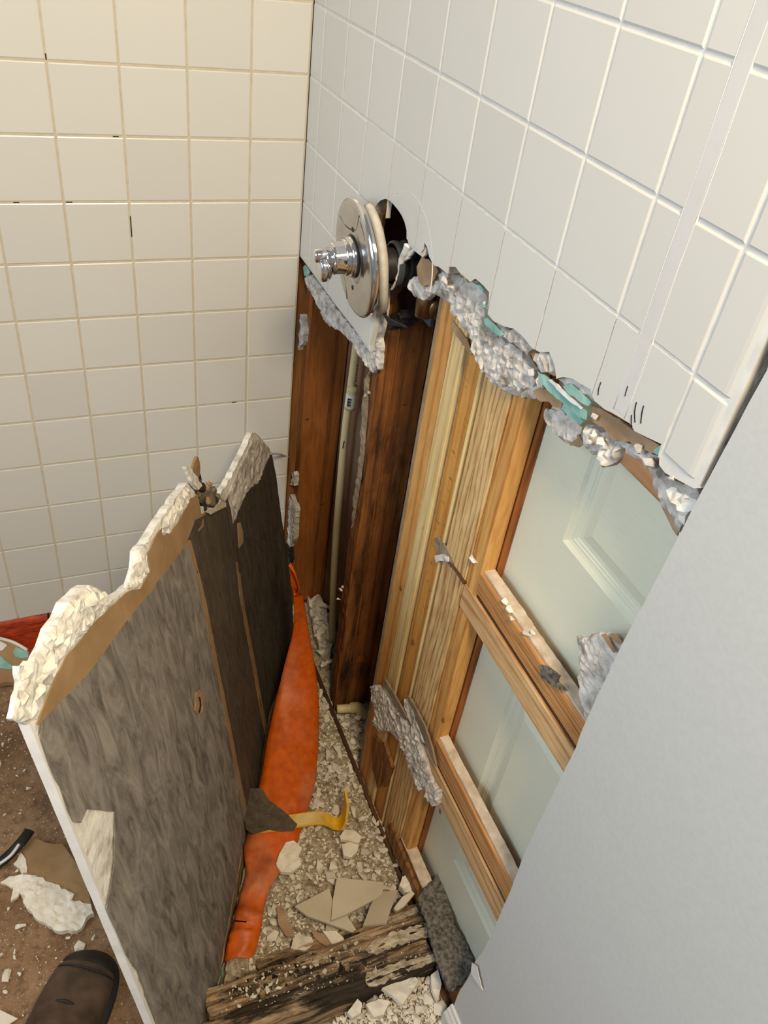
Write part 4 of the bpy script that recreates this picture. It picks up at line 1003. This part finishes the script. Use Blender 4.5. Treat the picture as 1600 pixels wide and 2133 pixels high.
flat_piece('plaster_slab', 'large pale plaster flake resting on the orange membrane edge', 'plaster chunk', [(582, 1778), (596, 1754), (612, 1752), (630, 1766), (622, 1782), (628, 1800), (606, 1818), (585, 1816), (575, 1800)], .062, .010, MT['chunk'], amp=.003, res=.008)
flat_piece('plaster_slab', 'flat five-sided plaster piece below the pry bar claw', 'plaster chunk', [(708, 1742), (718, 1728), (738, 1730), (753, 1742), (748, 1756), (732, 1752), (710, 1748)], .060, .010, MT['chunk'], amp=.002, res=.008)
flat_piece('plaster_slab', 'rounded plaster piece with a nail pock just below the five-sided one', 'plaster chunk', [(712, 1760), (728, 1754), (748, 1760), (744, 1774), (732, 1786), (716, 1782)], .058, .010, MT['chunk'], amp=.002, res=.008)
flat_piece('paper_scrap', 'curled brown paper scrap left of the tile shards', 'paper', [(576, 1890), (588, 1886), (598, 1912), (612, 1940), (614, 1952), (596, 1950), (580, 1925)], .06, .002, MT['paper_brown'], amp=.004, res=.01, jag=.002)
flat_piece('paper_scrap', 'brown paper scrap tucked under the lower tile shard', 'paper', [(648, 1938), (672, 1945), (690, 1962), (704, 1968), (688, 1974), (665, 1962), (655, 1952)], .058, .002, MT['paper_brown'], amp=.004, res=.01, jag=.002)
flat_piece('plaster_slab', 'grey plaster shard below the brown paper scraps', 'plaster chunk', [(606, 1976), (612, 1946), (650, 1952), (654, 1966), (636, 1980)], .055, .010, MT['chunkg'], amp=.002, res=.01)
flat_piece('plaster_slab', 'pale pointed plaster shard beside the curb middle', 'plaster chunk', [(672, 1940), (700, 1938), (722, 1960), (716, 1970), (692, 1966)], .06, .010, MT['chunk'], amp=.002, res=.01)
flat_piece('wood_splinter', 'charred black wood splinter beside the curb', 'splinter', [(718, 1948), (748, 1940), (752, 1948), (735, 1956), (720, 1960)], .075, .010, MT['black'], amp=.004, res=.006, jag=.003)
flat_piece('plaster_slab', 'broken plaster block leaning on the low slat end', 'plaster chunk', [(838, 1826), (852, 1820), (866, 1850), (858, 1858), (842, 1858), (832, 1845)], .07, .014, MT['chunk'], amp=.004, res=.008)
# chunks in front of the curb
flat_piece('plaster_slab', 'large cream plaster slab right of the curb front', 'plaster chunk', [(796, 2058), (830, 2038), (866, 2036), (872, 2044), (856, 2068), (838, 2092), (816, 2072)], .045, .012, MT['chunk'], .1, 0, amp=.003, res=.008)
flat_piece('plaster_slab', 'cream plaster slab at the bottom edge in front of the curb', 'plaster chunk', [(762, 2092), (790, 2080), (812, 2085), (800, 2112), (780, 2118)], .04, .012, MT['chunk'], amp=.003, res=.008)
flat_piece('plaster_slab', 'pale plaster wedge wedged against the front of the curb', 'plaster chunk', [(724, 2108), (745, 2080), (754, 2090), (752, 2110), (734, 2120)], .05, .014, MT['chunk'], amp=.003, res=.008)
flat_piece('plaster_slab', 'upright plaster sliver beside the baseboard end', 'plaster chunk', [(898, 2030), (912, 2020), (920, 2050), (912, 2085), (900, 2060)], .045, .012, MT['chunk'], amp=.003, res=.008)

# lumps of plaster in the bay behind the corner stud
flat_piece('plaster_slab', 'heap of pale plaster fallen behind the corner stud foot', 'plaster chunk', [(640, 1245), (668, 1240), (688, 1290), (692, 1340), (686, 1380), (668, 1360), (656, 1320)], .05, .03, MT['board_core'], amp=.02, res=.008, jag=.003)

# ------------------------------------------------------------------ counted chunks
HM = []
for k in range(14):
    R_ = random.Random(k); bm = hull_pts(k, 1, R_.uniform(.6, .95), R_.uniform(.28, .55), R_.choice((8, 9, 11)))
    me = bpy.data.meshes.new('chunk'); bmesh.ops.recalc_face_normals(bm, faces=bm.faces); bm.to_mesh(me); bm.free(); HM.append(me)
HM2 = []
for me in HM:
    a_ = me.copy(); a_.materials.append(MT['chunkg']); HM2.append(a_); me.materials.append(MT['chunk'])


def scatter(n, poly_px, z, smin, smax, name, label, cat, group, seed, grey=.3, sink=.45, zf=None, excl=()):
    R_ = random.Random(seed); f = FZ(z); pl_ = f.pxs(poly_px); x0, x1 = min(p[0] for p in pl_), max(p[0] for p in pl_); y0, y1 = min(p[1] for p in pl_), max(p[1] for p in pl_)
    k = 0
    while k < n:
        p_ = (R_.uniform(x0, x1), R_.uniform(y0, y1))
        if not inside(p_, pl_): continue
        s = smin + (smax - smin) * R_.random() ** 1.7
        me = R_.choice(HM2 if R_.random() < grey else HM)
        o = bpy.data.objects.new(name, me); COL.objects.link(o); o.scale = (s, s * R_.uniform(.8, 1.1), s * R_.uniform(.7, 1.3))
        o.location = (p_[0], p_[1], (zf(*p_) if zf else z) + s * sink + .002); o.rotation_euler = (R_.uniform(-.5, .5), R_.uniform(-.5, .5), R_.uniform(0, 6.28))
        lb = label
        if callable(label): lb = label(o.location)
        tag(o, lb, cat, group); k += 1


def heap_label(q):
    d = q - CAM; y_ = 1066.5 + F * d.dot(UPV) / d.dot(BCK)
    if y_ < 1690: return 'small plaster chunk in the narrow upper heap, beyond the yellow pry bar'
    if y_ < 1830: return 'small plaster chunk between the yellow pry bar and the tile shards'
    return 'small plaster chunk around the tile shards next to the rotten curb'


zb = lambda x, y: .027 + .012 * noise.noise(Vector((x * 7, y * 7, 1)))
main_px = [(662, 1420), (700, 1500), (760, 1645), (838, 1800), (872, 1860), (700, 1950), (490, 2030), (520, 1985), (560, 1870), (618, 1750), (650, 1650), (668, 1500)]
scatter(270, main_px, .03, .006, .0185, 'plaster_chunk', heap_label, 'plaster chunk', 'plaster chunks in the main rubble heap', 1, zf=zb)
scatter(26, [(705, 1490), (765, 1480), (760, 1560), (790, 1640), (745, 1600)], .03, .006, .018, 'plaster_chunk', 'plaster chunk in the bay between mouldy stud and jamb boards', 'plaster chunk', 'plaster chunks in the second bay', 2, zf=zb)
scatter(18, [(645, 1260), (680, 1260), (690, 1380), (680, 1420), (655, 1340)], .045, .008, .022, 'plaster_chunk', 'plaster chunk in the bay behind the cream pipe', 'plaster chunk', 'plaster chunks in the pipe bay', 3, zf=lambda x, y: .05)
scatter(34, [(470, 2060), (600, 2010), (700, 1990), (720, 2010), (600, 2060), (480, 2110)], .085, .0025, .009, 'plaster_chip', 'white plaster chip lying on the rotten timber curb', 'plaster chip', 'chips on the curb', 4, grey=.05, zf=lambda x, y: .084)
scatter(46, [(700, 2133), (760, 2090), (880, 2030), (915, 2060), (930, 2100), (920, 2133)], .02, .005, .018, 'plaster_chunk', 'plaster chunk on the floor in front of the curb', 'plaster chunk', 'plaster chunks in front of the curb', 5, zf=lambda x, y: .018)
scatter(52, [(0, 1420), (50, 1400), (40, 1520), (100, 1680), (150, 1800), (215, 1960), (190, 1990), (60, 2050), (0, 2100)], 0, .002, .008, 'plaster_chip', 'pale plaster chip on the brown floor left of the slab', 'plaster chip', 'chips on the brown floor', 6, grey=.1, zf=lambda x, y: .001)
for k, (x, y, s) in enumerate(((440, 0, 0),)): pass
for k, (lab, x, y, s) in enumerate((('white tile chip right beside the boot toe, upper of two', 165, 1972, .014), ('white tile chip touching the boot toe, lower of two', 135, 2006, .014), ('pale chip on the floor below the brown paper scrap', 42, 1930, .011), ('white chip at the left edge beside the dark boot', 12, 2030, .016), ('pale rounded stone at the bottom left corner', 8, 2120, .030))):
    o = bpy.data.objects.new('plaster_chip', HM[k]); COL.objects.link(o); o.scale = (s, s, s); q = U(x, y, 2, .006); o.location = q; o.rotation_euler.z = k; tag(o, lab, 'plaster chip')

# crumbs: thousands, uncountable
def crumbs(name, n, poly_px, z, smin, smax, mat, seed, label, zf=None):
    R_ = random.Random(seed); f = FZ(z); pl_ = f.pxs(poly_px); x0, x1 = min(p[0] for p in pl_), max(p[0] for p in pl_); y0, y1 = min(p[1] for p in pl_), max(p[1] for p in pl_)
    base = []
    for k in range(10):
        bm = hull_pts(300 + k, 1, .85, .6, 7); bmesh.ops.recalc_face_normals(bm, faces=bm.faces); bm.verts.index_update(); base.append(([v.co.copy() for v in bm.verts], [[v.index for v in f_.verts] for f_ in bm.faces])); bm.free()
    V, Fc = [], []; k = 0
    while k < n:
        p_ = (R_.uniform(x0, x1), R_.uniform(y0, y1))
        if not inside(p_, pl_): continue
        s = smin + (smax - smin) * R_.random() ** 3; bv, bf = R_.choice(base); ro = Matrix.Rotation(R_.uniform(0, 6.28), 3, 'Z') @ Matrix.Rotation(R_.uniform(-.7, .7), 3, 'X'); b0 = len(V)
        c0 = Vector((p_[0], p_[1], (zf(*p_) if zf else z) + s * .2)); V += [c0 + ro @ v * s for v in bv]; Fc += [[q + b0 for q in f_] for f_ in bf]; k += 1
    o = mesh(name, V, Fc, mat); tag(o, label, 'rubble', kind='stuff'); return o


crumbs('plaster_crumbs', 2600, main_px, .03, .0015, .0065, MT['chunk'], 11, 'fine plaster crumbs between the larger chunks of the heap', lambda x, y: zb(x, y) + .004 * noise.noise(Vector((x * 60, y * 60, 2))))
crumbs('plaster_crumbs', 700, [(700, 1480), (768, 1470), (790, 1640), (745, 1600)], .03, .002, .007, MT['chunkg'], 12, 'fine grey crumbs inside the opened wall bay', zb)
crumbs('plaster_crumbs', 600, [(455, 2050), (620, 2000), (880, 1900), (900, 1990), (700, 2050), (450, 2120)], .08, .001, .0036, MT['chunkg'], 13, 'fine grit scattered over the rotten curb', lambda x, y: .080 if x < .962 else .070)
crumbs('plaster_crumbs', 1500, [(690, 2133), (760, 2090), (880, 2030), (915, 2060), (940, 2133)], .015, .0015, .007, MT['chunk'], 14, 'fine plaster crumbs in front of the curb', lambda x, y: .016)
crumbs('floor_grit', 900, [(0, 1400), (60, 1390), (40, 1500), (310, 2133), (0, 2133)], 0, .0006, .0030, MT['chunkg'], 15, 'pale grit and dust specks over the brown floor', lambda x, y: .0005)

# ------------------------------------------------------------------ floor at the left: scrap, boot
dsc = thing('drywall_scrap', 'scrap of brown-papered plasterboard on the floor left of the slab', 'drywall', U(110, 1850, 2, 0))
f = FZ(.012)
sheet('brown_paper', f.pxs([(48, 1772), (66, 1745), (95, 1755), (130, 1758), (160, 1800), (182, 1850), (190, 1885), (160, 1880), (148, 1870), (110, 1850), (60, 1830), (48, 1800)]), f, .002, MT['paper_tan'], dsc, res=.012, amp=.002, jag=.002, seed=2)
sheet('gypsum', f.pxs([(40, 1850), (48, 1825), (75, 1825), (110, 1842), (155, 1865), (150, 1876), (190, 1886), (196, 1905), (180, 1915), (170, 1935), (150, 1942), (120, 1942), (95, 1925), (70, 1910), (48, 1880)]), FZ(.016), .012, MT['chunk'], dsc, res=.007, amp=.007, jag=.004, seed=3, ridged=True)
flat_piece('drywall_scrap', 'small forked plasterboard flake left of the brown scrap', 'drywall', [(0, 1838), (20, 1826), (48, 1822), (52, 1836), (44, 1850), (36, 1868), (22, 1876), (28, 1850), (14, 1842)], .014, .008, MT['chunk'], amp=.004, res=.008, jag=.002)
flat_piece('drywall_scrap', 'thin pale flake touching the upper corner of the brown scrap', 'drywall', [(28, 1800), (44, 1776), (54, 1790), (56, 1818), (44, 1820), (40, 1808)], .014, .006, MT['chunk'], amp=.003, res=.008, jag=.002)
cs = thing('membrane_offcut', 'curled dark strip with a pale edge at the left border', 'strip', U(30, 1770, 2, .01))
tube('strip_body', [U(62, 1730, 2, .02), U(46, 1752, 2, .03), U(20, 1780, 2, .02), U(-10, 1805, 2, .01)], .010, MT['rubber'], cs, seg=8, flat=.25)
tube('pale_edge', [U(40, 1758, 2, .038), U(22, 1782, 2, .028), U(-5, 1802, 2, .018)], .003, MT['gyp_edge'], cs, seg=6)
gb = thing('board_offcut', 'green-papered board piece leaning on the membrane at the left wall foot', 'drywall', U(30, 1380, 2, .02))
lean = lambda u, v: .045 + (.075 - u) * .55
f = FZ(0)
sheet('brown_paper', f.pxs([(-60, 1330), (0, 1334), (30, 1342), (62, 1362), (62, 1395), (40, 1420), (0, 1425), (-60, 1420)], 0, lean), f, .012, MT['paper_tan'], gb, res=.012, amp=.002, jag=.003, seed=4, warp=lean)
for k, px in enumerate(([(-40, 1345), (0, 1340), (16, 1348), (6, 1358), (-40, 1362)], [(28, 1362), (34, 1352), (58, 1360), (60, 1372), (44, 1374), (32, 1370)], [(-20, 1374), (4, 1370), (20, 1384), (36, 1392), (20, 1396), (-20, 1390)])):
    sheet('green_paper' if k else 'plaster_patch', f.pxs(px, .003, lean), f, .002, MT['teal'] if k else MT['gyp_edge'], gb, res=.008, jag=.003, seed=k, warp=lean, w=.003)
tube('white_rim', [f.at(u, v, lean(u, v)) for u, v in f.pxs([(-40, 1328), (0, 1335), (30, 1343), (58, 1358)], 0, lean)], .004, MT['gyp_edge'], gb, seg=7)

# boot: sections along its axis, toe away from the camera
bt = thing('work_boot', 'scuffed brown leather boot at the bottom left corner', 'boot', (.9, -.61, 0))
ta = U(205, 1990, 2, .0); ta = Vector((.772, -.562, 0)); hb = Vector((1.01, -.705, 0)); ad = (hb - ta).normalized(); sdv = Vector((-ad.y, ad.x, 0)); L = (hb - ta).length
BW = 1.08
bsec = [(d, h * BW, a, z) for d, h, a, z in [(0, .012, .010, .018), (.006, .026, .008, .040), (.02, .040, .007, .056), (.045, .049, .006, .068), (.08, .053, .006, .078), (.12, .053, .006, .090), (.16, .050, .006, .112), (.20, .047, .006, .135), (.235, .045, .006, .150), (L, .040, .006, .150)]]
NSG = 26


def boot_ring(d, hw, z0, z1, grow=0):
    o_ = []
    for k in range(NSG):
        t_ = 2 * math.pi * k / NSG; cx2 = math.copysign(abs(math.cos(t_)) ** .75, math.cos(t_)); sz = math.copysign(abs(math.sin(t_)) ** .85, math.sin(t_))
        top = z0 + (z1 - z0) * (.5 + .5 * sz); wdt = hw * cx2 * (1 - .28 * max(0, sz) ** 2)
        o_.append(ta + ad * d + sdv * (wdt * (1 + grow)) + Vector((0, 0, top + grow * .05)))
    return o_


def boot_loft(name, secs, mat, grow=0, parent=bt):
    V = []; Fc = []
    for s in secs: V += boot_ring(*s, grow)
    for i in range(len(secs) - 1):
        for k in range(NSG): Fc.append([i * NSG + k, i * NSG + (k + 1) % NSG, (i + 1) * NSG + (k + 1) % NSG, (i + 1) * NSG + k])
    Fc.append(list(range(NSG))[::-1]); Fc.append([(len(secs) - 1) * NSG + k for k in range(NSG)])
    o_ = mesh(name, V, Fc, mat, parent, True); mo = o_.modifiers.new('smooth', 'SUBSURF'); mo.levels = 1; mo.render_levels = 2; return o_


LEA = simple('brown_boot_leather', C(66, 52, 42), C(94, 76, 62), 26, .5, .25, 5); LEA2 = simple('dark_toe_rubber', C(34, 31, 28), C(52, 47, 42), 30, .55, .2)
boot_loft('leather_upper', bsec[2:], LEA)
boot_loft('toe_cap', [(d, hw * 1.03, z0, z1 * 1.0) for d, hw, z0, z1 in bsec[:4]], LEA2, .02)
boot_loft('sole', [(max(d - .004, -.004), hw * 1.07 + .002, .0, .022) for d, hw, z0, z1 in bsec], MT['rubber'])
def topz(d):
    for (d0, h0, a0, z0), (d1, h1, a1_, z1) in zip(bsec, bsec[1:]):
        if d <= d1: return z0 + (z1 - z0) * (d - d0) / (d1 - d0)
    return .15
tube('toe_seam', [p_ for p_ in boot_ring(.046, .0500, .006, .0695)[0:14]], .0018, MT['rubber'], bt, seg=6, n=2)
for k in range(3):
    d = .165 + k * .022; tube('lace', [ta + ad * d + sdv * -.022 + Vector((0, 0, topz(d) - .006)), ta + ad * d + Vector((0, 0, topz(d) + .002)), ta + ad * (d + .008) + sdv * .022 + Vector((0, 0, topz(d) - .006))], .0028, MT['rubber'], bt, seg=7)
tube('tongue_edge', [ta + ad * .112 + sdv * -.03 + Vector((0, 0, .074)), ta + ad * .108 + Vector((0, 0, .0895)), ta + ad * .112 + sdv * .03 + Vector((0, 0, .074))], .0025, LEA2, bt, seg=7)
